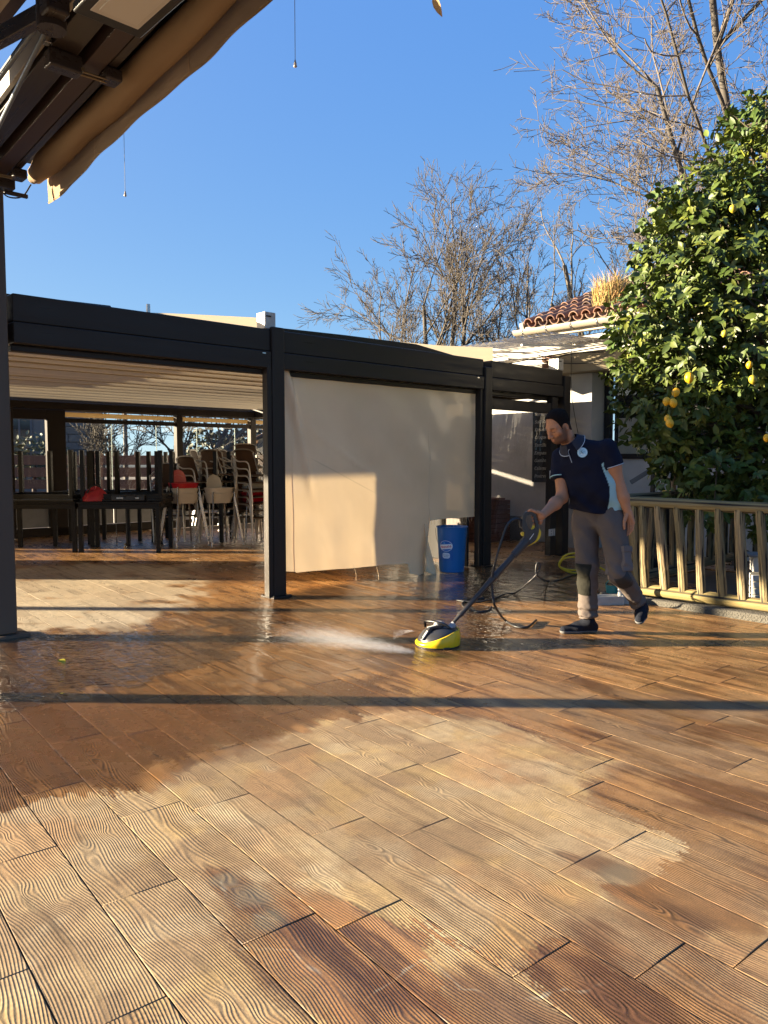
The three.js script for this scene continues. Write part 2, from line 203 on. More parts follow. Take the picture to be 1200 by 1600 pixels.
function floorMaps(x0, x1, z0, z1, n) {
  const col = new Uint8Array(n * n * 4), ro = new Uint8Array(n * n * 4);
  for (let j = 0; j < n; j++) for (let i = 0; i < n; i++) { const c = floorColour(mix(x0, x1, (i + 0.5) / n), mix(z0, z1, (j + 0.5) / n), x1 < 3), o = (j * n + i) * 4; col[o] = clamp(toSrgb(c[0])) * 255; col[o + 1] = clamp(toSrgb(c[1])) * 255; col[o + 2] = clamp(toSrgb(c[2])) * 255; col[o + 3] = 255; ro[o] = ro[o + 1] = ro[o + 2] = c[3] * 255; ro[o + 3] = 255; }
  const mk = (d, s) => { const t = new THREE.DataTexture(d, n, n, THREE.RGBAFormat); t.magFilter = THREE.LinearFilter; t.minFilter = THREE.LinearMipmapLinearFilter; t.generateMipmaps = true; t.channel = 1; if (s) t.colorSpace = THREE.SRGBColorSpace; t.needsUpdate = true; return t; };
  return { map: mk(col, true), roughnessMap: mk(ro, false) };
}
const NEAR = [-2.4, 2.4, -5.9, -1.1], FAR = [-8, 7, -16, -1];
const floorNear = new THREE.MeshPhysicalMaterial({ ...floorMaps(...NEAR, 2048), bumpMap: grainTex, bumpScale: 0.00092, roughness: 1, side: THREE.DoubleSide });
const floorFar = new THREE.MeshPhysicalMaterial({ ...floorMaps(...FAR, 1600), bumpMap: grainTex, bumpScale: 0.00105, roughness: 1, side: THREE.DoubleSide });
const patio = new THREE.Group(); patio.name = 'patio'; patio.userData = { kind: 'structure' }; scene.add(patio);
{ const bed = part(patio, 'joint_bed', new THREE.PlaneGeometry(60, 60).rotateX(-Math.PI / 2).translate(0, -0.018, -10), std(0.075, 0.048, 0.028, 0.9)); }
const frustumHit = (x, z) => { const d = -z; if (d < 1.0 || d > 16) return 9; const px = 600 + 1200 * x / (d * cp + 0.1); return px < 0 ? -px / 1200 * d : px > 1200 ? (px - 1200) / 1200 * d : 0; };
function boardGeo(B0) {
  const { k, i } = B0, L = breaks(k), a0 = COL0 + k * COLW, b0 = L[i], len = L[i + 1] - b0, B = { k, i, len }, g = 0.0011, c = 0.0026, h = hash2(k, i * 3 + 11) * 0.0012, tx = (hash2(k + 5, i) - 0.5) * 0.004, tz = (hash2(k, i + 5) - 0.5) * 0.001;
  const P = [], U = [], U1 = [], I = [], box = (x, z) => (B0.near ? NEAR : FAR);
  const ring = (ins, y) => [[g + ins, g + ins], [COLW - g - ins, g + ins], [COLW - g - ins, len - g - ins], [g + ins, len - g - ins]].map(([la, lb]) => { const [x, z] = fromAB(a0 + la, b0 + lb), R = box(); P.push(x, y + h + (la - COLW / 2) * tx + (lb - len / 2) * tz, z); U.push(...grainUV(B, la, lb)); U1.push((x - R[0]) / (R[1] - R[0]), (z - R[2]) / (R[3] - R[2])); return P.length / 3 - 1; });
  const quad = (a, b, c_, d) => I.push(a, c_, b, a, d, c_);
  const t = ring(c, 0); quad(t[0], t[3], t[2], t[1]); const e1 = ring(c, 0), e2 = ring(0.0005, -0.0022), e3 = ring(0, -0.0022), e4 = ring(0, -0.022);
  for (let q = 0; q < 4; q++) { const r = (q + 1) % 4; quad(e1[q], e1[r], e2[r], e2[q]); quad(e3[q], e3[r], e4[r], e4[q]); }
  const G = new THREE.BufferGeometry(); G.setAttribute('position', new THREE.Float32BufferAttribute(P, 3)); G.setAttribute('uv', new THREE.Float32BufferAttribute(U, 2)); G.setAttribute('uv1', new THREE.Float32BufferAttribute(U1, 2)); G.setIndex(I); G.computeVertexNormals(); return G;
}
{
  const list = [];
  for (let k = -30; k < 60; k++) { const L = breaks(k); for (let i = 0; i + 1 < L.length; i++) { const [x, z] = fromAB(COL0 + (k + 0.5) * COLW, (L[i] + L[i + 1]) / 2); if (z > -1.0 || z < -15.6 || x < -7.6 || x > 6.6) continue; const q = toS(V(x, 0, z)); if (q.x > 5.0 && q.z > 2.35) continue; if (q.x > 9 || q.z < -8.15) continue; const out = frustumHit(x, z); if (out > 2.2) continue; list.push({ k, i, x, z, out, near: x > NEAR[0] + 0.6 && x < NEAR[1] - 0.6 && z > NEAR[2] + 0.6 && z < NEAR[3] - 0.5, score: Math.hypot(x, z) + (out > 0.3 ? 100 : 0) }); } }
  list.sort((p, q) => p.score - q.score);
  const rest = [];
  list.forEach((B, n) => { const g = boardGeo(B); if (n < 300) part(patio, 'plank', g, B.near ? floorNear : floorFar); else { if (B.near) { B.near = false; rest.push(boardGeo(B)); } else rest.push(g); } });
  const m = new THREE.Mesh(mergeGeometries(rest), floorFar); m.name = 'distant_planks'; m.userData = { kind: 'stuff' }; m.receiveShadow = true; patio.add(m);
}
// standing water: thin rippled sheets in the low places
{
  const rip = tex(512, 512, (i, j) => { const x = i / 512, y = j / 512, v = 0.6 * tf(x + 0.04 * tf(x, y, 6, 2), y * 1.0, 9, 3) + 0.4 * tf(x * 1, y, 24, 2); return [v, v, v]; }, { repeat: [1, 1] });
  const water = phy(1, 1, 1, 0.01, { transmission: 1, thickness: 0, ior: 1.7, bumpMap: rip, bumpScale: 0.009 });
  const zones = [[[-80, 1000], [60, 998], [180, 988], [310, 982], [372, 1000], [365, 1032], [265, 1056], [150, 1078], [60, 1098], [-80, 1115]], [[340, 968], [420, 962], [440, 1000], [360, 1005]], [[640, 900], [760, 890], [880, 895], [850, 930], [740, 940], [640, 935]], [[650, 950], [760, 948], [800, 990], [760, 1010], [690, 985]]];
  const cell = 0.03;
  zones.forEach((zn, q) => {
    const P = poly(zn), xs = P.map((p) => p[0]), zs = P.map((p) => p[1]), x0 = Math.min(...xs) - 0.2, x1 = Math.max(...xs) + 0.2, z0 = Math.min(...zs) - 0.2, z1 = Math.max(...zs) + 0.2;
    const f = (x, z) => -sdPoly(P, x, z) * 1.6 + 0.9 * (fbm(x * 2.6 + q * 7, z * 5.2, 4) - 0.46) + 0.35 * (vnoise(x * 17, z * 17) - 0.5);
    const pos = [], idx = [], uv = [], id = new Map(), nx = Math.ceil((x1 - x0) / cell), nz = Math.ceil((z1 - z0) / cell);
    const vtx = (i, j) => { const key = i * 10000 + j; if (id.has(key)) return id.get(key); let x = x0 + i * cell, z = z0 + j * cell; const v = f(x, z); if (v < 0) { const e = 0.01, gx = (f(x + e, z) - f(x - e, z)) / (2 * e), gz = (f(x, z + e) - f(x, z - e)) / (2 * e), g2 = gx * gx + gz * gz + 1e-4, s = Math.min(cell * 0.9, -v / Math.sqrt(g2)); x += gx / Math.sqrt(g2) * s; z += gz / Math.sqrt(g2) * s; } pos.push(x, 0.0042, z); uv.push(x * 1.1, z * 1.9); id.set(key, pos.length / 3 - 1); return pos.length / 3 - 1; };
    for (let i = 0; i < nx; i++) for (let j = 0; j < nz; j++) if (f(x0 + (i + 0.5) * cell, z0 + (j + 0.5) * cell) > 0) { const a = vtx(i, j), b = vtx(i + 1, j), c = vtx(i + 1, j + 1), d = vtx(i, j + 1); idx.push(a, c, b, a, d, c); }
    if (!idx.length) return; const g = new THREE.BufferGeometry(); g.setAttribute('position', new THREE.Float32BufferAttribute(pos, 3)); g.setAttribute('uv', new THREE.Float32BufferAttribute(uv, 2)); g.setIndex(idx); g.computeVertexNormals();
    const m = struct(q ? `puddle_${String(q).padStart(3, '0')}` : 'puddle', g, water); m.castShadow = false;
  });
}
// dim paving beyond the log fence
struct('side_path', boxUV(new THREE.BoxGeometry(7, 0.03, 7).translate(8.6, -0.025, 5.9).applyMatrix4(new THREE.Matrix4().makeRotationY(TURN).setPosition(P0.x, 0, P0.z))), std(0.05, 0.047, 0.045, 0.8, { bumpMap: grainBump, bumpScale: 0.004 }));

// ---------------------------------------------------------------- the dark pergola
const pvc = phy(0.52, 0.44, 0.31, 0.95, { transmission: 0.26, thickness: 0, map: wearMap });
const pergola = thing('pergola', 'dark grey metal pergola with cream retractable roof spanning the back of the terrace', 'pergola', P0, TURN);
{
  const f = M.frame, post = (s, n, w, h, lab) => part(pergola, 'post', [bx(s - w / 2, s + w / 2, 0.02, h, n - w / 2, n + w / 2, 0.012), bx(s - w / 2 - 0.04, s + w / 2 + 0.04, 0.001, 0.02, n - w / 2 - 0.04, n + w / 2 + 0.04, 0.004), ...[-1, 1].flatMap((a) => [-1, 1].map((b) => rod(V(s + a * (w / 2 + 0.024), 0.018, n + b * (w / 2 + 0.024)), V(s + a * (w / 2 + 0.024), 0.032, n + b * (w / 2 + 0.024)), 0.009, 0.008, 6)))], f, lab);
  part(pergola, 'post', [bx(-0.11, 0.05, 0.03, 3.46, -0.09, 0.065, 0.014), bx(-0.16, 0.13, 0.001, 0.03, -0.15, 0.12, 0.004)], M.frameGrey, 'tall grey post nearest the camera');
  post(2.585, 0, 0.15, 2.72); post(5.90, 0, 0.15, 2.60); post(7.70, 0, 0.16, 2.62);
  for (const [s0, s1, n] of [[2.452, 2.508, 0.02], [5.765, 5.823, 0.0], [5.66, 5.70, -0.12]]) part(pergola, 'guide_channel', bx(s0, s1, 0.01, 2.33, n - 0.045, n + 0.045, 0.008), f);
  // front beam in two tiers, the lower one proud
  for (const [s0, s1] of [[0.092, 2.508], [2.662, 5.823], [5.977, 7.618]]) {
    part(pergola, 'beam', bx(s0, s1, 2.31, 2.475, -0.10, 0.062, 0.01), f);
    part(pergola, 'gutter', bx(s0, s1, 2.478, 2.695, -0.12, 0.045, 0.012), f);
    part(pergola, 'roller_rail', bx(s0, s1, 2.255, 2.306, -0.095, -0.02, 0.008), f);
  }
  for (const s of [0, 7.7]) part(pergola, 'rafter', bx(s - 0.06, s + 0.06, 2.33, 2.52, -8.0, -0.125, 0.01), f); for (const s of [0, 2.585, 5.9, 7.7]) { if (0) part(pergola, 'rafter', bx(s - 0.06, s + 0.06, 2.33, 2.52, -8.0, -0.125, 0.01), f); part(pergola, 'post', bx(s - 0.07, s + 0.07, 0.0, 2.5, -8.17, -8.03, 0.01), f); }
  part(pergola, 'back_beam', bx(-0.06, 9.6, 2.32, 2.56, -8.29, -8.18, 0.01), f);
  part(pergola, 'back_rail', bx(-0.06, 9.6, 2.325, 2.46, -7.99, -7.88, 0.01), f);
  // pleated roof sheets between battens
  for (const [s0, s1, bays] of [[0.062, 7.63, 15]]) for (let k = 0; k < bays; k++) {
    const n0 = -0.14 - k * 0.515, n1 = n0 - 0.515, y0 = 2.50 + 0.0025 * k;
    part(pergola, 'roof_panel', surf(2, 8, (u, v) => V(mix(s0, s1, u), y0 + 0.012 - 0.05 * Math.sin(Math.PI * v) * (0.7 + 0.5 * hash2(k, s0 * 9)) * (u === 0.5 ? 1.12 : 1), mix(n0, n1, v))), pvc);
    part(pergola, 'batten', bx(s0, s1, y0 - 0.022, y0 + 0.02, n1 - 0.018, n1 + 0.018, 0.006), std(0.34, 0.29, 0.21, 0.6));
  }
  const pp = (n, list) => list.map(([x, y]) => { const q = onN(x, y, n); return new THREE.Vector2(q.x, q.y); });
  part(pergola, 'roof_fascia', plate(pp(-0.22, [[8, 459], [172, 478], [175, 482], [243, 490], [296, 511], [420, 530], [420, 545], [8, 510]]), -0.22, 0.05), f);
  part(pergola, 'roof_fascia', plate(pp(-0.22, [[440, 513], [540, 524], [650, 538], [738, 564], [760, 590], [440, 560]]), -0.22, 0.05), f);
  const glow = phy(0.50, 0.42, 0.30, 0.95, { transmission: 0.36, thickness: 0 }); const sheetOn = (n, list) => new THREE.ShapeGeometry(new THREE.Shape(pp(n, list))).translate(0, 0, n);
  const capm = std(0.50, 0.47, 0.42, 0.35, { map: wearMap });
  part(pergola, 'roof_edge', sheetOn(-0.42, [[200, 487], [300, 491], [416, 497], [416, 528], [300, 528], [200, 505]]), glow);
  part(pergola, 'roof_edge', sheetOn(-0.42, [[610, 533], [690, 540], [770, 543], [770, 580], [700, 580], [610, 560]]), glow);
  for (const s of [2.53, 7.60]) { const c = part(pergola, 'end_cap', [bx(s - 0.075, s + 0.055, 2.70, 2.865, -0.02, 0.03, 0.006), bx(s - 0.045, s + 0.085, 2.70, 2.875, -0.16, -0.022, 0.008)], capm); part(c, 'cap_label', bx(s - 0.06, s - 0.0, 2.815, 2.83, 0.031, 0.033, 0.0005), M.frame); }
  part(pergola, 'bracket', bx(1.235, 1.262, 2.70, 2.775, -0.03, 0.0, 0.003), M.steel); for (const s of [2.40, 5.68]) part(pergola, 'label_plate', bx(s, s + 0.04, 2.445, 2.457, 0.063, 0.066, 0.001), M.steel);
  // cream fascia catching light beyond the back glass
  part(pergola, 'back_blind_box', bx(3.4, 9.4, 2.215, 2.30, -8.29, -8.22, 0.01), phy(0.62, 0.48, 0.24, 0.6, { transmission: 0.35, thickness: 0 }));
}
// frameless glass wall along the back
{
  const g = thing('glass_wall', 'frameless glass wall with dark bottom panels closing the back of the pergola', 'glass wall', PL(0, 0, -8.1), TURN);
  part(g, 'frame', [bx(2.5, 3.30, 2.14, 2.315, -0.05, 0.05), bx(3.24, 3.575, 0.0, 2.32, -0.06, 0.06), bx(3.58, 9.0, 2.10, 2.18, -0.05, 0.05), bx(0.1, 9.0, 0.0, 0.16, -0.06, 0.06), bx(2.5, 3.235, 0.66, 0.72, -0.04, 0.04)], M.frame);
  let s = 3.58; for (const w of [0.90, 0.93, 0.92, 0.93, 0.92, 0.8]) { const p = part(g, 'pane', bx(s + 0.004, s + w - 0.004, 0.62, 2.10, -0.005, 0.005, 0.001), M.glass); part(p, 'pane_edge', bx(s + w - 0.012, s + w + 0.0, 0.62, 2.10, 0.008, 0.016, 0.002), phy(0.5, 0.6, 0.56, 0.2)); s += w; }
  for (let k = 0; k < 6; k++) part(g, 'lower_panel', bx(3.585 + k * 0.9, 3.575 + k * 0.9 + 0.89, 0.17, 0.60, -0.02, 0.02, 0.004), std(0.30, 0.30, 0.30, 0.5, { map: wearMap }));
  part(g, 'pane', bx(2.5, 3.235, 0.725, 2.135, -0.005, 0.005, 0.001), M.glass); part(g, 'side_panel', bx(0.42, 2.45, 0.17, 2.3, -0.02, 0.02, 0.004), std(0.30, 0.30, 0.30, 0.5, { map: wearMap }));
  part(g, 'lower_panel', bx(2.5, 3.235, 0.17, 0.655, -0.02, 0.02, 0.004), std(0.30, 0.30, 0.30, 0.5, { map: wearMap }));
}
// the lower terrace roof on the left, beyond the frame: its posts and slab shade the floor
{
  const g = thing('terrace_roof', 'flat dark terrace roof on slim posts left of the tall grey post', 'roof', P0, TURN);
  part(g, 'roof_slab', [bx(-8.5, -0.16, 3.11, 3.21, -8.1, -0.05)], M.frame);
  for (const [s, n] of [[-2.15, 0], [-8.4, 0], [-6.15, -7.9], [-2.9, -8.0]]) part(g, 'post', bx(s - 0.065, s + 0.065, 0, 3.105, n - 0.065, n + 0.065, 0.008), M.frame);
  const c = thing('side_curtain', 'beige plastic side curtain inside the pergola between the tables and the open end', 'curtain', P0, TURN);
  part(c, 'sheet', surf(30, 6, (u, v) => V(-0.02 + 0.02 * Math.sin(u * 30), mix(2.33, 0.12, v), mix(-4.15, -6.6, u))), pvc);
}
// torn PVC curtain
{
  const px2 = (x, y) => { const q = onN(x, y, 0); return [q.x, q.y]; };
  const bot = [[447, 893], [462, 893.5], [464, 895], [500, 892], [560, 888], [600, 884], [640, 881], [641.5, 896], [660, 900.5], [672, 899], [674, 870], [669, 845], [666, 816], [690, 811], [748, 807.5]].map((p) => px2(...p));
  const bs = bot.map((p) => p[0]);
  const botAt = (s) => { if (s <= bs[0]) return bot[0][1]; for (let i = 0; i + 1 < bot.length; i++) if (s >= bs[i] && s <= bs[i + 1]) return mix(bot[i][1], bot[i + 1][1], (s - bs[i]) / Math.max(1e-5, bs[i + 1] - bs[i])); return bot[bot.length - 1][1]; };
  const s0 = bs[0], s1 = bs[bs.length - 1];
  const cur = thing('torn_curtain', 'big torn beige plastic curtain hanging from the pergola beam beside the blue bin', 'curtain', P0, TURN);
  const bend = (s, y) => { const t = (s - s0) / (s1 - s0), h = (2.37 - y) / 2.2; let z = 0.018 * Math.sin(t * 9 + 1) * h + 0.010 * Math.sin(t * 23 + y * 2) * h; z += 0.035 * Math.exp(-Math.pow((t - 0.035 - 0.15 * h * (h < 0.5 ? 1 : 1)) / 0.035, 2)) * sstep(0, 0.1, h) * sstep(0.75, 0.35, h); z += 0.10 * sstep(s1 - 1.25, s1 - 0.85, s) * sstep(0.5, 0.05, y) * Math.sin((s - s1) * 8); z += 0.004 * Math.sin(y * 9 + t * 30); { const fx = s0 + 0.03 + (2.37 - y) * 0.24, dd = s - fx; z += 0.030 * Math.exp(-Math.pow(dd / 0.035, 2)) * sstep(0.9, 1.4, y) - 0.02 * Math.exp(-Math.pow((dd - 0.08) / 0.05, 2)) * sstep(0.9, 1.4, y); const fy = y - (1.75 - (s - s0 - 0.3) * 0.55); z += 0.010 * Math.exp(-Math.pow(fy / 0.02, 2)) * sstep(s0 + 0.25, s0 + 0.4, s) * sstep(s0 + 1.7, s0 + 1.2, s); z += 0.006 * Math.sin(s * 16 + 1.5 * Math.sin(y * 2)) * sstep(1.2, 0.2, y); } z += 0.006 * (fbm(s * 3, y * 3) - 0.5) * 6 * h; return z; };
  const sheetMap = tex(512, 512, (i, j) => { const x = i / 512, y = j / 512; let v = 0.9 + 0.16 * (tf(x, y, 6, 4) - 0.5); const crease = Math.exp(-Math.pow((y - 0.42 - 0.55 * (x - 0.14)) / 0.0028, 2)) * sstep(0.1, 0.16, x) * sstep(0.46, 0.36, x); v -= 0.16 * crease; const st = tf(x * 1, y * 0.1, 40, 2); v += 0.05 * (st - 0.5) * y; return [v, v * 0.99, v * 0.97].map((q) => q); });
  const sheet = phy(0.90, 0.685, 0.42, 0.93, { transmission: 0.15, thickness: 0, map: sheetMap, clearcoat: 0.5, clearcoatRoughness: 0.12 });
  const cols = []; const NU = 90; for (let i = 0; i <= NU; i++) cols.push(mix(s0, s1, i / NU)); for (const b of bs) cols.push(b + 0.001); cols.sort((a, b) => a - b);
  const nv = 44, P = [], U = [], I = [], nc = cols.length;
  for (let j = 0; j <= nv; j++) for (const s of cols) { const yb = botAt(s), y = mix(2.375, yb, j / nv); let z = bend(s, y) - 0.04; P.push(s, y, z); U.push((s - s0) / (s1 - s0), (2.375 - y) / 2.35); }
  for (let j = 0; j < nv; j++) for (let i = 0; i + 1 < nc; i++) { const a = j * nc + i; I.push(a, a + 1, a + nc + 1, a, a + nc + 1, a + nc); }
  const g = new THREE.BufferGeometry(); g.setAttribute('position', new THREE.Float32BufferAttribute(P, 3)); g.setAttribute('uv', new THREE.Float32BufferAttribute(U, 2)); g.setIndex(I); g.computeVertexNormals();
  part(cur, 'sheet', g, sheet);
  part(cur, 'seam', surf(1, 40, (u, v) => { const s = s0 + 0.105 + 0.014 * u, y = mix(2.375, botAt(s0 + 0.11) + 0.0, v); return V(s, y, bend(s, y) - 0.037); }), sheet); part(cur, 'top_hem', surf(60, 1, (u, v) => { const s = mix(s0 + 0.005, s1 - 0.005, u), y = 2.372 - 0.045 * v; return V(s, y, bend(s, y) - 0.036); }), sheet);
  // torn flap folded on the ground
  part(cur, 'torn_flap', surf(8, 12, (u, v) => { const a = px2(mix(664, 668, v), mix(818, 893, v)), b = px2(mix(668, 679, v * v), mix(822, 900, v)); return V(mix(a[0], b[0], u), mix(a[1], b[1], u) + 0.0, -0.02 + 0.06 * u * v + 0.02 * Math.sin(u * 5 + v * 4)); }), sheet);
  for (const x of [555, 590, 610]) { const a = onN(x, 886, 0); part(cur, 'loose_thread', pipe([V(a.x, a.y + 0.02, -0.03), V(a.x + 0.01, a.y - 0.08, 0.0), V(a.x - 0.015, Math.max(0.03, a.y - 0.15), 0.03)], 0.0016, 12, 4), sheet); }
  for (let k = 0; k < 16; k++) { const x = 672 + k * 4.9, a = onN(x, 813 - k * 0.35, 0); part(cur, 'loose_thread', pipe([V(a.x, a.y + 0.02, -0.04), V(a.x + rr(-0.02, 0.02), a.y - rr(0.02, 0.06), -0.03), V(a.x + rr(-0.03, 0.03), a.y - rr(0.05, 0.13), -0.03)], 0.0014, 6, 4), sheet); }
}
// inner partition curtain behind the torn one, dropped from the roof to the floor
{ const c = thing('side_curtain', 'dark mesh partition curtain hanging inside the pergola behind the right post', 'curtain', P0, TURN); part(c, 'sheet', surf(40, 6, (u, v) => V(5.78 + 0.02 * Math.sin(u * 40), mix(2.45, 0.06, v), mix(-0.55, -4.7, u))), std(0.03, 0.028, 0.026, 0.85)); }
// clear plastic door at the right end of the pergola
{
  const d = thing('plastic_door', 'clear plastic door in a dark frame right of the curtain', 'door', P0, TURN);
  const film = tex(512, 512, (i, j) => { const x = i / 512, y = j / 512, v = tf(x + 0.25 * y + 0.05 * tf(x, y, 5, 2), y * 0.25, 12, 3); return [v, v, v]; });
  part(d, 'frame', [bx(7.36, 7.50, 0.02, 2.30, -0.05, 0.05), bx(6.0, 7.355, 2.07, 2.21, -0.04, 0.04)], M.frame);
  part(d, 'film', surf(40, 40, (u, v) => V(mix(6.0, 7.36, u), mix(2.08, 0.10, v), 0.0 + 0.012 * Math.sin(u * 14 + v * 9) + 0.03 * (fbm(u * 3 + v * 2, v * 2) - 0.5))), phy(0.95, 0.95, 0.97, 0.04, { transmission: 1, thickness: 0, ior: 1.5, bumpMap: film, bumpScale: 0.02 }));
  for (const y of [0.36, 1.2, 2.02]) { const h = part(d, 'hinge', [bx(7.30, 7.40, y - 0.05, y + 0.05, 0.055, 0.07, 0.004), rod(V(7.43, y - 0.05, 0.065), V(7.43, y + 0.05, 0.065), 0.01)], std(0.55, 0.52, 0.48, 0.4)); for (const k of [-0.02, 0.02]) part(h, 'screw', rod(V(7.35, y + k, 0.069), V(7.35, y + k, 0.074), 0.007), M.frame); }
}

// ---------------------------------------------------------------- rolled awning over the camera
{
  const SL = 0.085, A = (s, y, n) => V(s, y + SL * n, n);
  const aw = thing('awning', 'rolled brown fabric awning on a dark arm overhead at upper left', 'awning', P0, TURN);
  const nb = (s, y0, y1, w, n0, n1, mat, nm, lab) => { const g = bx(-w / 2, w / 2, y0, y1, 0, 1, 0.004); const p = g.attributes.position; for (let i = 0; i < p.count; i++) { const n = mix(n0, n1, p.getZ(i)); p.setXYZ(i, p.getX(i) + s, p.getY(i) + SL * n, n); } g.computeVertexNormals(); return part(aw, nm, g, mat, lab); };
  const brown = std(0.045, 0.034, 0.028, 0.5, { roughnessMap: roughWear }), brownRed = std(0.055, 0.032, 0.025, 0.5);
  nb(-0.255, 3.62, 3.74, 0.03, 0.3, 9, std(0.42, 0.38, 0.31, 0.5), 'edge_rail', 'thin cream rail');
  nb(-0.15, 3.60, 3.76, 0.15, -0.05, 9, brown, 'cassette_bar'); nb(-0.055, 3.64, 3.70, 0.02, -0.05, 9, M.steel, 'guide_wire');
  nb(0.03, 3.58, 3.74, 0.11, -0.12, 9, brownRed, 'cassette_bar'); nb(0.13, 3.60, 3.72, 0.05, -0.12, 9, brown, 'cassette_bar');
  nb(0.10, 3.765, 3.80, 0.72, -0.1, 9, M.black, 'cassette_top');
  // clamp with threaded pins, half-way
  for (const n of [1.78, 0.12, 4.1]) { const c = part(aw, 'clamp', [bx(-0.24, -0.05, 3.50 + SL * n, 3.60 + SL * n, n - 0.05, n + 0.05, 0.012), bx(0.09, 0.19, 3.53 + SL * n, 3.60 + SL * n, n - 0.06, n + 0.06, 0.012)], brown); part(c, 'threaded_pin', [rod(V(-0.06, 3.53 + SL * n, n - 0.02), V(0.12, 3.535 + SL * n, n - 0.02), 0.008), rod(V(-0.06, 3.53 + SL * n, n + 0.02), V(0.12, 3.535 + SL * n, n + 0.02), 0.006), rod(V(-0.05, 3.53 + SL * n, n - 0.05), V(-0.05, 3.53 + SL * n, n + 0.05), 0.012)], std(0.28, 0.22, 0.13, 0.35, { metalness: 0.8 })); }
  part(aw, 'clip', [bx(-0.285, -0.245, 3.58 + SL * 1.85, 3.66 + SL * 1.85, 1.83, 1.88, 0.004)], M.steel);
  const weaveB = tex(128, 128, (i, j) => { const v = 0.5 + 0.25 * Math.sin(i / 128 * Math.PI * 32) + 0.25 * Math.sin(j / 128 * Math.PI * 32); return [v, v, v]; }, { repeat: [6, 120] }); const cloth = phy(0.45, 0.315, 0.185, 0.9, { transmission: 0.10, thickness: 0, map: wearMap, bumpMap: weaveB, bumpScale: 0.0012, specularIntensity: 0.3 });
  // the roll, sagging and creased
  part(aw, 'fabric_roll', surf(40, 160, (u, v) => { const n = mix(-0.02, 9, v), a = u * Math.PI * 2, end = sstep(0, 0.03, v); const cr = 0.005 * Math.sin(n * 5 + 2 * Math.sin(a + n)) + 0.006 * (fbm(n * 3 + a * 0.7, Math.cos(a) * 2 + n) - 0.5) + 0.004 * Math.sin(a * 3 + n * 2.1) + 0.010 * Math.exp(-Math.pow((n - 0.28 - 0.15 * Math.sin(a * 1)) / 0.05, 2)) * -1; const r = (0.091 + cr + 0.006 * Math.sin(n * 1.7)) * mix(0.72, 1, end); return A(0.325 + r * Math.cos(a), 3.655 + r * Math.sin(a) + 0.008 * Math.sin(n * 2.3), n); }), cloth);
  part(aw, 'roll_tube', [rod(A(0.325, 3.655, -0.10), A(0.325, 3.655, 0.3), 0.04, 0.04, 16)], cloth);
  // the loose valance hangs outside the roll; a rim of depth at its hem
  const val = (u, v) => { const n = mix(-0.06, 9, u), k = sstep(0, 0.1, v); const drop = 0.285 + 0.012 * Math.sin(n * 2.1 + 0.5) + 0.004 * Math.sin(n * 6.1) + 0.012 * (fbm(n * 1.1, 2) - 0.5) * 2; return A(0.40 + 0.02 * k + 0.016 * v * Math.sin(n * 3.2 + 1) + 0.005 * v * Math.sin(n * 11), 3.755 - drop * v, n); };
  part(aw, 'valance', [surf(220, 10, val), surf(220, 2, (u, v) => { const p = val(u, 1); p.y += 0.012 * v; p.x -= 0.006 * v; return p; })], cloth);
  for (const n of [0.02, 0.9, 2.2]) part(aw, 'seam_tape', surf(2, 8, (u, v) => { const p = val((n + 0.06 + 0.012 * u) / 9.06, v); p.x -= 0.004; return p; }), std(0.42, 0.28, 0.16, 0.8));
  part(aw, 'end_wire', pipe([V(0.05, 3.50, -0.05), V(0.14, 3.47, -0.12), V(0.25, 3.50, -0.13), V(0.31, 3.60, -0.10)], 0.006, 20, 6), M.black);
  part(aw, 'end_bracket', [bx(-0.10, 0.16, 3.50, 3.58, -0.14, 0.0, 0.01), bx(0.1, 0.28, 3.48, 3.51, -0.11, -0.08, 0.006)], brown);
  // folding arm: knuckle and twin rods
  const k0 = V(-0.355, 3.775, 2.12), e0 = V(-0.09, 3.60, -0.02);
  part(aw, 'arm_knuckle', [rod(V(-0.35, 3.66, 2.16), V(-0.35, 3.82, 2.16), 0.075, 0.075, 16), bar(V(-0.36, 3.75, 2.2), V(-0.52, 3.78, 1.35), 0.06, 0.09), bx(-0.42, -0.30, 3.69, 3.79, 2.10, 2.30, 0.02)], brown);
  part(aw, 'arm_rod', rod(V(-0.33, 3.74, 2.08), V(-0.12, 3.57, 0.02), 0.014, 0.014, 8), std(0.16, 0.18, 0.2, 0.35, { metalness: 0.5 })); part(aw, 'arm_rod', rod(V(-0.37, 3.74, 2.05), V(-0.36, 3.55, -0.4), 0.014, 0.014, 8), std(0.16, 0.18, 0.2, 0.35, { metalness: 0.5 }));
  // eaves of the near house: timber soffit with boards
  const eave = thing('house_eaves', 'timber soffit and cream wall edge of the near house at top left', 'roof', P0, TURN);
  const wood = std(0.10, 0.05, 0.03, 0.6, { map: wearMap });
  for (let k = 0; k < 9; k++) part(eave, 'soffit_board', bx(-0.32 - k * 0.12, -0.21 - k * 0.12, 4.18, 4.20, 0.2, 8.5, 0.004), wood);
  for (let k = 0; k < 8; k++) part(eave, 'rafter_tail', bx(-1.4, -0.3, 4.09, 4.17, 0.7 + k * 1.0, 0.78 + k * 1.0, 0.006), wood);
  part(eave, 'wall_edge', bx(-0.78, -0.60, 3.65, 4.1, 0.9, 8.5, 0.01), M.cream);
  // lamp
  const L = thing('flood_light', 'flat square floodlight with a white diffuser fixed under the awning', 'lamp', PL(-0.235, 3.56, 2.93), TURN);
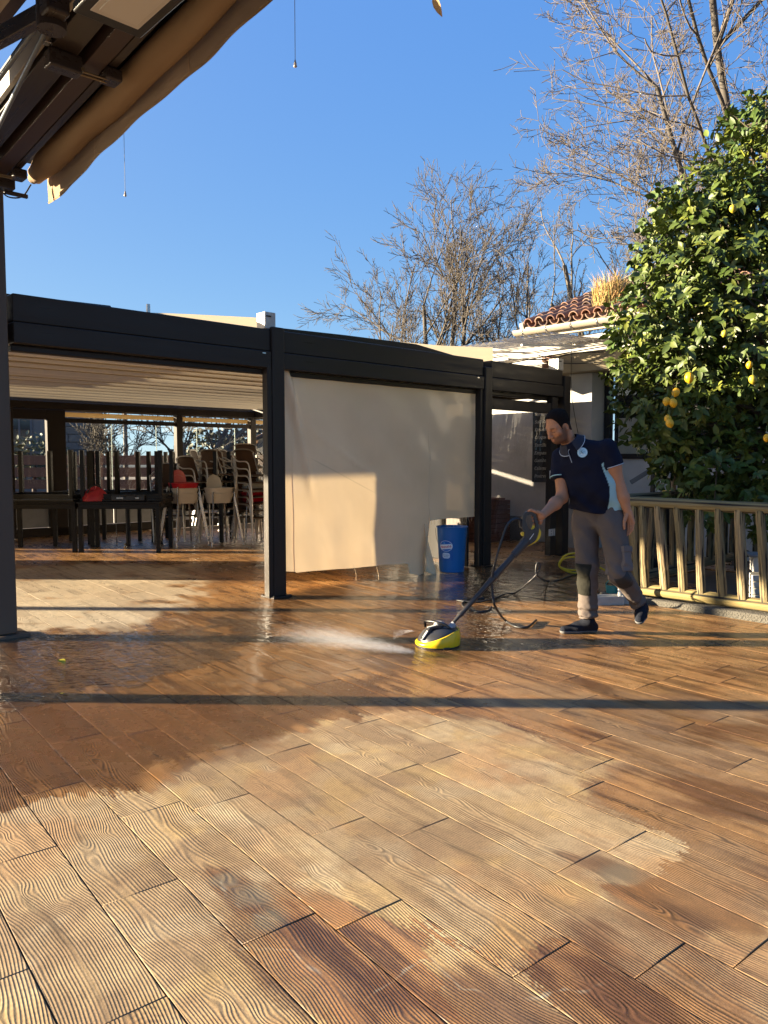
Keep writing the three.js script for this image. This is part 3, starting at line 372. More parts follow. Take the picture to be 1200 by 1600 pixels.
  part(L, 'housing', bxr(0.35, 0.05, 0.70, 0, 0.022, 0, 0.012), M.black); part(L, 'diffuser', [bxr(0.245, 0.012, 0.54, 0.0, 0.0, 0, 0.004)], std(0.62, 0.58, 0.5, 0.4)); part(L, 'diffuser_rim', [bxr(0.19, 0.006, 0.46, 0, -0.008, 0, 0.002)], std(0.66, 0.62, 0.54, 0.4)); part(L, 'bracket', bx(-0.05, 0.05, 0.05, 0.28, -0.03, 0.03), M.black);
  L.rotation.x = 0; 
  // pull cords
  for (const [n, y, lab] of [[1.322, 3.196, 'thin pull cord with a bead hanging below the awning edge'], [3.24, 3.355, 'thin pull cord hanging from the awning near the top edge of the picture']]) {
    const c = thing('pull_cord', lab, 'cord', PL(0.43, 0, n), TURN); part(c, 'string', rod(V(0, y, 0), V(0, 3.78 + SL * n, 0), 0.0016, 0.0016, 5), std(0.25, 0.24, 0.24, 0.8)); const b = new THREE.SphereGeometry(0.010, 10, 8); b.scale(1, n < 2 ? 0.9 : 0.7, 1); b.translate(0, y, 0); part(c, 'bead', [b, rod(V(0, y + 0.01, 0), V(0, y + 0.03, 0), 0.008, 0.003, 8)], std(0.4, 0.35, 0.3, 0.4));
  }
}

// ---------------------------------------------------------------- white restaurant building on the right
const house = thing('restaurant_building', 'white restaurant with clay tiled roof behind the lemon tree', 'building', P0, TURN);
{
  const plaster = std(0.62, 0.60, 0.56, 0.85, { map: wearMap, bumpMap: grainBump, bumpScale: 0.006 });
  const W = (y0, y1, n0, n1, s0 = 9.0, s1 = 9.25) => boxUV(bx(s0, s1, y0, y1, n0, n1, 0.004), 0.7);
  part(house, 'wall', [W(0, 3.42, -9.5, -0.08), W(0, 1.44, -0.08, 1.9), W(2.78, 3.42, -0.08, 1.9), W(0, 3.42, 1.9, 6.5)], plaster);
  part(house, 'plinth', W(0, 0.42, -9.4, -1.6, 8.93, 8.996), std(0.20, 0.18, 0.16, 0.8, { map: wearMap }));
  part(house, 'pillar', W(0, 2.755, -0.50, -0.09, 8.62, 8.99), std(0.55, 0.54, 0.51, 0.85, { map: wearMap }));
  part(house, 'beam', [W(2.76, 3.06, -0.66, 0.42, 8.42, 8.98)], std(0.36, 0.31, 0.22, 0.85, { map: wearMap, bumpMap: grainBump, bumpScale: 0.006 }));
  const w = part(house, 'window', [bx(8.97, 9.06, 1.42, 1.50, -0.08, 1.9), bx(8.97, 9.06, 2.70, 2.78, -0.08, 1.9), bx(8.97, 9.06, 1.5, 2.7, -0.08, 0.02), bx(8.97, 9.06, 1.5, 2.7, 0.92, 1.0), bx(8.97, 9.06, 1.5, 2.7, 1.82, 1.9)], M.black);
  part(w, 'pane', bx(9.005, 9.012, 1.5, 2.7, 0.02, 0.92, 0.001), M.glass); part(w, 'pane', bx(9.005, 9.012, 1.5, 2.7, 1.0, 1.82, 0.001), M.glass);
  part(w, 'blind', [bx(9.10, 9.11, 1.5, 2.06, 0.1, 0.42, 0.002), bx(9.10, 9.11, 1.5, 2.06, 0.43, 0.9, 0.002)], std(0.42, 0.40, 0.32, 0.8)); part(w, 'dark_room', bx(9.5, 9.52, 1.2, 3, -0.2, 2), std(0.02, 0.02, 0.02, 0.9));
  // eaves timber under the roof, red-brown
  for (let k = 0; k < 5; k++) part(house, 'eave_timber', bx(8.55, 9.0, 2.5 + k * 0.12, 2.6 + k * 0.12, -0.98 - 0.0 * k, -0.70, 0.01), std(0.19, 0.09, 0.055, 0.7, { map: wearMap }));
  // tiled roof
  const pitch = 0.37, clay = [[0.20, 0.095, 0.062], [0.25, 0.145, 0.10], [0.165, 0.085, 0.062], [0.29, 0.19, 0.135], [0.13, 0.085, 0.068]].map((c) => std(...c, 0.85, { map: wearMap, bumpMap: grainBump, bumpScale: 0.004 }));
  const mortar = std(0.42, 0.31, 0.21, 0.9, { bumpMap: grainBump, bumpScale: 0.008 });
  const S0 = 8.36, Y0 = 3.56, NL = -1.2, RU = 0.212, up = (d) => [S0 + d * Math.cos(pitch), Y0 + d * Math.sin(pitch)];
  const slab = (() => { const [sa, ya] = up(0.02), [sb, yb] = up(5.2); const sh = new THREE.Shape([new THREE.Vector2(sa, ya - 0.04), new THREE.Vector2(sb, yb - 0.04), new THREE.Vector2(sb, yb - 0.16), new THREE.Vector2(sa, ya - 0.16)]); const g = new THREE.ExtrudeGeometry(sh, { depth: 8.0, bevelEnabled: false }); g.translate(0, 0, NL); return g; })();
  const roof = part(house, 'roof', slab, mortar);
  const tile = (r0, r1, L, cover, th = 0.014) => { // half-round tile with thickness, along +x
    const pos = [], idx = [], seg = 7, at = (r, a, x) => { pos.push(x, (cover ? 1 : -1) * r * Math.sin(a), r * Math.cos(a)); return pos.length / 3 - 1; }; const R = [];
    for (let e = 0; e < 2; e++) for (let o = 0; o < 2; o++) { const row = []; for (let k = 0; k <= seg; k++) row.push(at((e ? r1 : r0) - o * th, Math.PI * k / seg, e * L)); R.push(row); }
    for (let k = 0; k < seg; k++) { idx.push(R[0][k], R[2][k], R[2][k + 1], R[0][k], R[2][k + 1], R[0][k + 1], R[1][k], R[3][k + 1], R[3][k], R[1][k], R[1][k + 1], R[3][k + 1]); idx.push(R[0][k], R[1][k + 1], R[1][k], R[0][k], R[0][k + 1], R[1][k + 1]); }
    const g = new THREE.BufferGeometry(); g.setAttribute('position', new THREE.Float32BufferAttribute(pos, 3)); g.setAttribute('uv', new THREE.Float32BufferAttribute(pos.flatMap((_, i) => i % 3 ? [] : [pos[i], pos[i + 2]]), 2)); g.setIndex(idx); const q = g.toNonIndexed(); q.computeVertexNormals(); return q;
  };
  const cov = tile(0.082, 0.066, 0.44, true), pan = tile(0.088, 0.074, 0.44, false);
  for (let row = 0; row < 8; row++) for (let c = 0; c < 16; c++) {
    const d = row * 0.37 - 0.05, [s, y] = up(d), n = NL + 0.1 + c * RU;
    const m = part(roof, 'tile', cov, clay[Math.floor(hash2(row, c) * 5)]); m.position.set(s, y + 0.045 + rr(-0.008, 0.012), n + rr(-0.012, 0.012)); m.rotation.set(rr(-0.05, 0.05), rr(-0.03, 0.03), pitch - 0.035);
    if (row < 7) { const p = part(roof, 'tile', pan, clay[Math.floor(hash2(row + 40, c) * 5)]); p.position.set(s - 0.04, y + 0.052, n + RU / 2); p.rotation.set(0, 0, pitch - 0.035); }
  }
  part(house, 'verge', (() => { const [sa, ya] = up(-0.02), [sb, yb] = up(5.2); return bar(V(sa, ya - 0.02, NL - 0.03), V(sb, yb - 0.02, NL - 0.03), 0.08, 0.16); })(), M.cream);
  part(house, 'fascia', bx(8.36, 8.44, 3.36, 3.55, NL, 6.3, 0.01), std(0.34, 0.30, 0.23, 0.7));
  // half-round gutter with straps
  const gut = part(house, 'gutter', (() => { const g = surf(10, 2, (u, v) => { const a = Math.PI * u; return V(8.28 + 0.075 * Math.cos(a), 3.49 - 0.085 * Math.sin(a) + 0.0, mix(NL - 0.12, 5.5, v)); }); return [g, surf(10, 1, (u, v) => { const a = Math.PI * u; return V(8.28 + 0.072 * v * Math.cos(a), 3.49 - 0.082 * v * Math.sin(a), NL - 0.12); })]; })(), std(0.33, 0.285, 0.21, 0.6, { map: wearMap }));
  for (let k = 0; k < 8; k++) part(gut, 'strap', surf(10, 1, (u, v) => { const a = Math.PI * u; return V(8.28 + 0.082 * Math.cos(a), 3.49 - 0.092 * Math.sin(a), NL + 0.05 + k * 0.45 + v * 0.025); }), M.steel);
  // cables
  part(house, 'cable', pipe([V(8.30, 3.0, 0.3), V(8.28, 3.03, -0.2), V(8.25, 2.98, -0.7), V(8.2, 3.05, -1.4)], 0.012, 24, 5), M.black); part(house, 'cable', pipe([V(8.35, 2.85, 0.4), V(8.33, 2.9, -0.4), V(8.45, 3.1, -1.0)], 0.010, 20, 5), M.black); part(house, 'cable', pipe([V(8.40, 3.2, -0.33), V(8.39, 2.4, -0.30), V(8.55, 1.6, -0.24), V(8.55, 1.0, -0.22)], 0.005, 20, 5), M.black);
}
// dry grass grown on the tiles
{
  const blades = [], base = PL(8.75, 3.76, 0.12); for (let k = 0; k < 700; k++) { const a = rr(0, 6.28), r = Math.sqrt(rnd()) * 0.26, h = rr(0.18, 0.56), lx = rr(-0.18, 0.18), lz = rr(-0.18, 0.18), b = V(base.x + r * Math.cos(a), base.y + rr(-0.05, 0.12), base.z + r * Math.sin(a)), w = rr(0.002, 0.005), q = rr(0, 3.14), dx = Math.cos(q) * w, dz = Math.sin(q) * w; const m = V(b.x + lx * 0.3, b.y + h * 0.6, b.z + lz * 0.3), t = V(b.x + lx, b.y + h * rr(0.75, 1), b.z + lz); const g = new THREE.BufferGeometry(); g.setAttribute('position', new THREE.Float32BufferAttribute([b.x - dx, b.y, b.z - dz, b.x + dx, b.y, b.z + dz, m.x + dx, m.y, m.z + dz, b.x - dx, b.y, b.z - dz, m.x + dx, m.y, m.z + dz, m.x - dx, m.y, m.z - dz, m.x - dx, m.y, m.z - dz, m.x + dx, m.y, m.z + dz, t.x, t.y, t.z], 3)); const cc = k % 5 === 0 ? [0.10, 0.13, 0.03] : [rr(0.32, 0.5), rr(0.22, 0.32), rr(0.07, 0.12)]; g.setAttribute('color', new THREE.Float32BufferAttribute(Array(9).fill(cc).flat(), 3)); blades.push(g); }
  const m = solo('dry_grass', join(blades), std(1, 1, 1, 0.8, { vertexColors: true }), 'tuft of dry yellow grass growing on the clay roof tiles', 'grass'); m.userData.kind = 'stuff';
}
// clear corrugated canopy
{
  const c = thing('plastic_canopy', 'corrugated clear plastic canopy on white bars below the roof gutter', 'canopy', P0, TURN);
  const sheet = phy(0.62, 0.60, 0.56, 0.25, { transmission: 0.7, thickness: 0 });
  for (let k = 0; k < 4; k++) part(c, 'corrugated_sheet', surf(40, 3, (u, v) => V(mix(6.7, 8.33, v), mix(3.07, 3.20, v) + 0.02 * Math.sin(u * 50) + 0.03 * Math.sin(k * 3 + v * 3), mix(-3.4 + k * 0.98, -2.44 + k * 0.98, u))), sheet);
  const wb = std(0.66, 0.64, 0.6, 0.5), b = (p, q, w = 0.04) => part(c, 'support_bar', bar(p, q, w, w), wb);
  b(V(6.95, 2.88, -3.6), V(8.25, 3.26, 0.7)); b(V(6.8, 2.94, -3.3), V(8.1, 3.18, 0.6), 0.035); b(V(7.9, 3.06, -2.4), V(8.3, 3.12, 0.8), 0.045); for (let k = 0; k < 4; k++) b(V(6.75, 2.98, -2.9 + k * 0.95), V(8.3, 3.12, -2.9 + k * 0.95), 0.03);
  part(c, 'sagging_cable', pipe([V(7.0, 2.9, -2.6), V(7.6, 2.86, -1.7), V(8.1, 3.0, -0.6), V(8.25, 3.08, 0.5)], 0.01, 24, 5), M.black);
  part(c, 'tarp', surf(20, 6, (u, v) => V(mix(7.0, 8.3, v), mix(2.80, 3.05, v) + 0.04 * Math.sin(u * 7) * (1 - v), mix(-1.9, -0.5, u))), std(0.45, 0.42, 0.36, 0.6));
}
// chalkboards with handwriting
{
  const lines1 = ['Gazpacho', 'Sardinas', 'Salpicon', 'Ensalada', 'Croquetas', 'Tortilla', 'Empanada', 'Gambas', 'Calamares', 'Postres'], lines2 = ['graciosa', 'verbules', 'a la crocant', 'y ensalada', 'al Carbon', 'y postres'];
  const sketch = (W, H, lines, fs, y0, dy) => { const cv = document.createElement('canvas'); cv.width = W; cv.height = H; const x = cv.getContext('2d'); x.fillStyle = '#141416'; x.fillRect(0, 0, W, H); for (let k = 0; k < 500; k++) { x.fillStyle = `rgba(120,120,125,${0.02 + 0.03 * rnd()})`; x.fillRect(rnd() * W, rnd() * H, 2 + rnd() * 30, 1 + rnd() * 2); } x.fillStyle = 'rgba(225,222,212,0.9)'; x.font = `italic ${fs}px serif`; lines.forEach((t, i) => { x.save(); x.translate(W * 0.08 + 6 * rnd(), y0 + i * dy); x.rotate(-0.03 + 0.04 * rnd()); x.fillText(t, 0, 0); x.restore(); }); const t = new THREE.CanvasTexture(cv); t.colorSpace = THREE.SRGBColorSpace; return t; };
  const board = (lab, n0, n1, y0, y1, t, s) => { const g = thing('chalkboard', lab, 'chalkboard', PL(s, (y0 + y1) / 2, (n0 + n1) / 2), TURN - Math.PI / 2); part(g, 'backing', bxr(n1 - n0 + 0.03, y1 - y0 + 0.03, 0.02, 0, 0, -0.012, 0.004), M.black); part(g, 'writing_face', new THREE.PlaneGeometry(n1 - n0, y1 - y0).translate(0, 0, 0.002), new THREE.MeshStandardMaterial({ map: t, roughness: 0.8, side: THREE.DoubleSide })); return g; };
  board('tall narrow chalkboard menu on the wall behind the clear plastic door', -1.42, -1.08, 1.04, 2.38, sketch(256, 1000, lines1, 54, 70, 98), 8.95);
  board('chalkboard menu with white handwriting beside the pillar', -1.0, -0.50, 1.2, 2.62, sketch(360, 1000, lines2, 70, 240, 115), 8.93);
}
// brick-coloured planter box and bench behind the clear door
{
  const b = thing('terracotta_planter', 'square brown brick planter behind the clear plastic door', 'planter', PL(8.45, 0, -2.0), TURN); const br = std(0.17, 0.065, 0.04, 0.85, { map: wearMap });
  for (let r = 0; r < 9; r++) for (const [x, z, w, d] of [[0, 0.19, 0.36, 0.03], [0, -0.19, 0.36, 0.03], [-0.19, 0, 0.03, 0.40], [0.19, 0, 0.03, 0.40]]) for (let k = 0; k < 2; k++) { const o = w > d; part(b, 'brick', bxr(o ? w / 2 - 0.004 : d * 1, 0.072, o ? d : d / 2 - 0.004, x + (o ? (k - 0.5) * w / 2 : 0), 0.04 + r * 0.079, z + (o ? 0 : (k - 0.5) * d / 2), 0.004).scale(1, 1, 1), br); }
  part(b, 'rim', [bxr(0.44, 0.03, 0.44, 0, 0.735, 0, 0.006)], br);
  const t = thing('low_bench', 'low grey bench against the white wall behind the clear door', 'bench', PL(8.6, 0, -3.3), TURN); part(t, 'seat', bxr(0.4, 0.05, 1.8, 0, 0.45, 0, 0.01), std(0.14, 0.13, 0.12, 0.6)); for (const z of [-0.8, 0.8]) part(t, 'leg', bxr(0.36, 0.43, 0.06, 0, 0.215, z, 0.006), std(0.14, 0.13, 0.12, 0.6));
}

// ---------------------------------------------------------------- trees
function limbs() { const pos = [], nor = [], idx = [], uv = []; return {
  add(a, b, ra, rb, sides = 5) { const d = b.clone().sub(a).normalize(), u = Math.abs(d.y) > 0.9 ? V(1, 0, 0) : V(0, 1, 0); const e1 = u.clone().cross(d).normalize(), e2 = d.clone().cross(e1), base = pos.length / 3, L = a.distanceTo(b); for (let k = 0; k < sides; k++) { const t = k / sides * Math.PI * 2, cx = Math.cos(t), sx = Math.sin(t), nx = e1.x * cx + e2.x * sx, ny = e1.y * cx + e2.y * sx, nz = e1.z * cx + e2.z * sx; pos.push(a.x + nx * ra, a.y + ny * ra, a.z + nz * ra, b.x + nx * rb, b.y + ny * rb, b.z + nz * rb); nor.push(nx, ny, nz, nx, ny, nz); uv.push(k / sides, a.y, k / sides, a.y + L); } for (let k = 0; k < sides; k++) { const q = base + k * 2, r = base + ((k + 1) % sides) * 2; idx.push(q, r, r + 1, q, r + 1, q + 1); } },
  geo() { const g = new THREE.BufferGeometry(); g.setAttribute('position', new THREE.Float32BufferAttribute(pos, 3)); g.setAttribute('normal', new THREE.Float32BufferAttribute(nor, 3)); g.setAttribute('uv', new THREE.Float32BufferAttribute(uv, 2)); g.setIndex(idx); return g; }, get n() { return idx.length / 3; } }; }
function grow(T, W, p, d, r, L, lvl, o) { // one limb as a bending chain that throws side limbs
  const segs = lvl < 2 ? 7 : lvl < 4 ? 5 : 3; let q = p.clone(), dir = d.clone(), rad = r;
  const kids = []; for (let k = 0; k < segs; k++) {
    dir.add(V(rr(-1, 1), rr(-0.6, 0.9), rr(-1, 1)).multiplyScalar(o.wob * (lvl > 1 ? 1.5 : 1))).addScaledVector(UP, o.up * (lvl > 1 ? 1 : 0.5)).normalize();
    const b = q.clone().addScaledVector(dir, L / segs), rb = Math.max(o.rmin, rad * (1 - (lvl > 2 ? 0.22 : 0.10)));
    (rad > o.rmin * 4 ? T : W).add(q, b, rad, rb, rad > 0.08 ? 9 : rad > 0.03 ? 6 : 4); rad = rb; q = b;
    if (k > (lvl === 0 ? 1 : 0)) kids.push([q.clone(), dir.clone(), rad]);
  }
  if (lvl >= o.levels) return;
  for (const [kp, kd, kr] of kids) { const n = rnd() < o.fork ? 2 : 1; for (let j = 0; j < n; j++) { if (rnd() < o.skip) continue; const ax = V(rr(-1, 1), rr(-1, 1), rr(-1, 1)).normalize(), ang = rr(o.a0, o.a1); const nd = kd.clone().applyAxisAngle(ax.sub(kd.clone().multiplyScalar(ax.dot(kd))).normalize(), ang); grow(T, W, kp, nd, Math.max(o.rmin, kr * rr(0.42, 0.66)), L * rr(o.l0 ?? 0.34, o.l1 ?? 0.56), lvl + 1, o); } }
}
function bareTree(label, base, stems, o, barkTone) {
  const t = thing('bare_tree', label, 'tree', base, 0, o.group), T = limbs(), W = limbs();
  for (const [d, r, L] of stems) grow(T, W, V(rr(-0.1, 0.1), 0, rr(-0.1, 0.1)), V(...d).normalize(), r, L, 0, o);
  const bm = std(...barkTone.map((c) => c * (o.dark ?? 1)), 0.85, { map: wearMap });
  part(t, 'trunk', T.geo(), bm); const w = part(t, 'twigs', W.geo(), std(barkTone[0] * 0.82, barkTone[1] * 0.80, barkTone[2] * 0.80, 0.9)); w.userData = { kind: 'stuff' };
  console.log('tree', T.n, W.n); return t;
}
seedState = 11;
bareTree('many-stemmed bare tree standing behind the pergola in the middle of the sky', V(1.75, 0, -23), [[[-0.56, 1, 0.1], 0.10, 4.3], [[-0.38, 1, -0.1], 0.11, 5.3], [[-0.2, 1, 0.15], 0.12, 5.9], [[0.0, 1, -0.05], 0.13, 6.1], [[0.22, 1, 0.1], 0.12, 5.9], [[0.44, 1, 0.0], 0.13, 5.6], [[0.62, 1, 0.12], 0.11, 5.4]], { wob: 0.10, up: 0.02, levels: 4, fork: 0.48, skip: 0.10, a0: 0.32, a1: 0.9, rmin: 0.0062, l0: 0.32, l1: 0.54 }, [0.115, 0.098, 0.078]);
seedState = 29;
bareTree('tall bare tree with a pale trunk rising above the lemon tree at top right', V(10.0, 0, -18.6), [[[-0.05, 1, 0.02], 0.15, 13], [[-0.16, 1, 0.1], 0.11, 10.5], [[-0.26, 1, -0.1], 0.09, 8.5], [[0.25, 1, 0.0], 0.12, 10]], { wob: 0.13, up: 0.02, levels: 4, fork: 0.72, skip: 0.05, a0: 0.5, a1: 1.2, rmin: 0.0062, l0: 0.28, l1: 0.48, dark: 0.6 }, [0.15, 0.128, 0.105]);
seedState = 47;
bareTree('slender bare tree between the big tree and the tiled roof', V(7.0, 0, -24), [[[-0.1, 1, 0], 0.14, 7.6], [[-0.25, 1, 0.1], 0.11, 6.6], [[0.22, 1, -0.1], 0.12, 8.0], [[0.06, 1, 0.2], 0.11, 8.2]], { wob: 0.12, up: 0.04, levels: 4, fork: 0.3, skip: 0.2, a0: 0.35, a1: 0.95, rmin: 0.0062, l0: 0.28, l1: 0.46 }, [0.14, 0.12, 0.095]);

// leaf: a folded, pointed blade
function leafGeo(L, Wd, fold = 0.25, curl = 0.18) { const st = 4, pos = [], idx = []; for (let k = 0; k <= st; k++) { const t = k / st, w = Wd * 0.5 * Math.pow(Math.sin(Math.PI * Math.pow(t, 0.82)), 0.8) * (k === st ? 0 : 1) + 0.001, y = -curl * L * t * t; pos.push(-w, y + fold * w, t * L, 0, y, t * L, w, y + fold * w, t * L); } for (let k = 0; k < st; k++) { const a = k * 3; idx.push(a, a + 1, a + 4, a, a + 4, a + 3, a + 1, a + 2, a + 5, a + 1, a + 5, a + 4); } const g = new THREE.BufferGeometry(); g.setAttribute('position', new THREE.Float32BufferAttribute(pos, 3)); g.setIndex(idx); g.setAttribute('uv', new THREE.Float32BufferAttribute(new Float32Array(pos.length / 3 * 2), 2)); g.computeVertexNormals(); return g; }
{
  seedState = 5;
  const Zt = -8.15, K = 8.15 / 1200, base = V(4.55, 0, -8.3);
  const blobs = [[1185, 250, 78], [1150, 330, 85], [1085, 320, 58], [1040, 330, 36], [1105, 400, 100], [1160, 460, 165], [1040, 430, 55], [1050, 500, 85], [995, 505, 42], [1000, 565, 52], [1060, 600, 100], [1150, 640, 150], [1035, 660, 62], [1120, 730, 85], [1245, 480, 190], [1200, 740, 95], [1250, 300, 120], [1265, 660, 140], [1170, 200, 40], [1198, 185, 38], [1070, 715, 50]].map(([x, y, r], i) => { const p = atZ(x, y, Zt + ((i * 37) % 11 - 5) * 0.07); return { p, r: r * K * 1.0 }; });
  const tree = thing('lemon_tree', 'dense glossy lemon tree with yellow fruit leaning over the log fence', 'tree', base);
  const bl = limbs(); const trunkTop = V(-0.1, 1.5, 0.1);
  bl.add(V(0, -0.05, 0), V(0.02, 0.7, 0.02), 0.12, 0.10, 9); bl.add(V(0.02, 0.7, 0.02), trunkTop, 0.10, 0.085, 9);
  for (const b of blobs) { const e = b.p.clone().sub(base), m = trunkTop.clone().lerp(e, 0.5).add(V(rr(-0.1, 0.1), 0.1, rr(-0.1, 0.1))); bl.add(trunkTop, m, 0.04, 0.026, 6); bl.add(m, e, 0.026, 0.012, 5); for (let k = 0; k < 5; k++) { const d = V(rr(-1, 1), rr(-0.7, 1), rr(-1, 1)).normalize().multiplyScalar(b.r * rr(0.6, 1.02)); bl.add(e, e.clone().add(d), 0.010, 0.004, 4); } }
  part(tree, 'trunk', bl.geo(), std(0.11, 0.085, 0.06, 0.85, { map: wearMap }));
  const leaves = []; const q = new THREE.Quaternion(), m4 = new THREE.Matrix4(), col = new THREE.Color();
  const total = blobs.reduce((s, b) => s + b.r * b.r, 0);
  for (const b of blobs) { const n = Math.round(4300 * b.r * b.r / total); for (let k = 0; k < n; k++) {
    const dir = V(rr(-1, 1), rr(-1, 1), rr(-1, 1)); if (dir.lengthSq() > 1 || dir.lengthSq() < 0.01) { k--; continue; } dir.normalize(); const rad = b.r * (rnd() < 0.7 ? rr(0.78, 1.06) : rr(0.3, 0.8)); const p = b.p.clone().addScaledVector(dir, rad); if (p.y < 0.55) continue;
    const axis = dir.clone().add(V(rr(-0.7, 0.7), rr(-0.6, 0.8), rr(-0.7, 0.7))).normalize(); const young = rnd() < 0.12 ? 1 : 0, cnt = 5 + Math.floor(rnd() * 5), len = rr(0.08, 0.2), warm = rnd(), spr = rr(0.6, 1.15);
    for (let j = 0; j < cnt; j++) { const t = j / cnt, ph = j * 2.4 + k; const side = V(Math.cos(ph), Math.sin(ph * 1.3), Math.sin(ph)); side.addScaledVector(axis, -side.dot(axis)).normalize(); const ld = axis.clone().multiplyScalar(mix(0.35, 1, t)).addScaledVector(side, spr).add(V(0, -0.25, 0)).normalize(); const lp = p.clone().addScaledVector(axis, (t - 0.5) * len); const upv = axis.clone().addScaledVector(UP, 0.6).addScaledVector(ld, -ld.dot(axis)).normalize(); const x = upv.clone().cross(ld).normalize(), y = ld.clone().cross(x); m4.makeBasis(x, y, ld); const s = rr(0.55, 1.35) * (young ? 0.85 : 1); m4.scale(V(s, s, s)); m4.setPosition(lp.x - base.x, lp.y - base.y, lp.z - base.z);
      const tone = rr(0.7, 1.25); if (young) col.setRGB(0.14 * tone, 0.16 * tone, 0.022 * tone); else col.setRGB(mix(0.040, 0.080, warm) * tone, mix(0.072, 0.104, warm) * tone, 0.014 * tone); leaves.push({ m: m4.clone(), c: col.clone(), d: lp.distanceTo(EYE) - (lp.x / -lp.z < 0.52 && lp.y > 0.9 ? 0 : -4) }); } } }
  leaves.sort((a, b) => a.d - b.d);
  const lg = leafGeo(0.090, 0.044), lm = phy(1, 1, 1, 0.5, { specularIntensity: 0.7, transmission: 0.0, thickness: 0 });
  const N0 = 300, mats = [[0.042, 0.066, 0.012], [0.070, 0.088, 0.014], [0.050, 0.076, 0.015], [0.15, 0.165, 0.025]].map((c) => phy(...c, 0.48, { specularIntensity: 0.7 }));
  leaves.slice(0, N0).forEach((l, i) => { const m = part(tree, 'leaf', lg, mats[l.c.r > 0.1 ? 3 : i % 3]); m.matrixAutoUpdate = false; m.matrix.copy(l.m); m.matrix.decompose(m.position, m.quaternion, m.scale); m.matrixAutoUpdate = true; });
  const im = new THREE.InstancedMesh(lg, lm, leaves.length - N0); im.name = 'crown'; im.userData = { kind: 'stuff' }; leaves.slice(N0).forEach((l, i) => { im.setMatrixAt(i, l.m); im.setColorAt(i, l.c); }); im.castShadow = im.receiveShadow = true; tree.add(im);
  // fruit
  const fr = [[1077, 590, 7.4, -6.95], [1056, 613, 6.3, -6.98], [1041.5, 627, 6.0, -6.93], [1052, 629.5, 6.4, -6.9], [1043.5, 654, 5.6, -6.93], [1046.5, 661, 6.4, -6.9], [1171, 570, 5.2, -6.75], [1176, 593, 6.2, -6.8, 1], [1145, 326, 5.5, -7.0, 1], [1198, 684, 5.5, -6.6], [1132, 521, 5, -6.9, 1]];
  const ym = std(0.66, 0.36, 0.008, 0.45, { bumpMap: grainBump, bumpScale: 0.002 }), gm = std(0.34, 0.27, 0.02, 0.5, { bumpMap: grainBump, bumpScale: 0.002 });
  for (const [x, y, r, z, green] of fr) { const p = atZ(x, y, z).sub(base), R = r * -z / 1200; const pts = []; for (let k = 0; k <= 14; k++) { const t = k / 14 * Math.PI; pts.push(new THREE.Vector2(Math.max(0.0005, R * 0.95 * Math.sin(t)), -R * 1.12 * Math.cos(t) - (k < 2 ? R * 0.12 : 0))); } const g = new THREE.LatheGeometry(pts, 18); g.rotateZ(rr(-0.3, 0.3)); const l = part(tree, 'lemon', g, green ? gm : ym); l.position.copy(p); part(l, 'stalk', rod(V(0, R * 1.0, 0), V(rr(-0.02, 0.02), R + 0.07, -0.02), 0.003, 0.003, 5), std(0.10, 0.13, 0.03, 0.7)); }
}

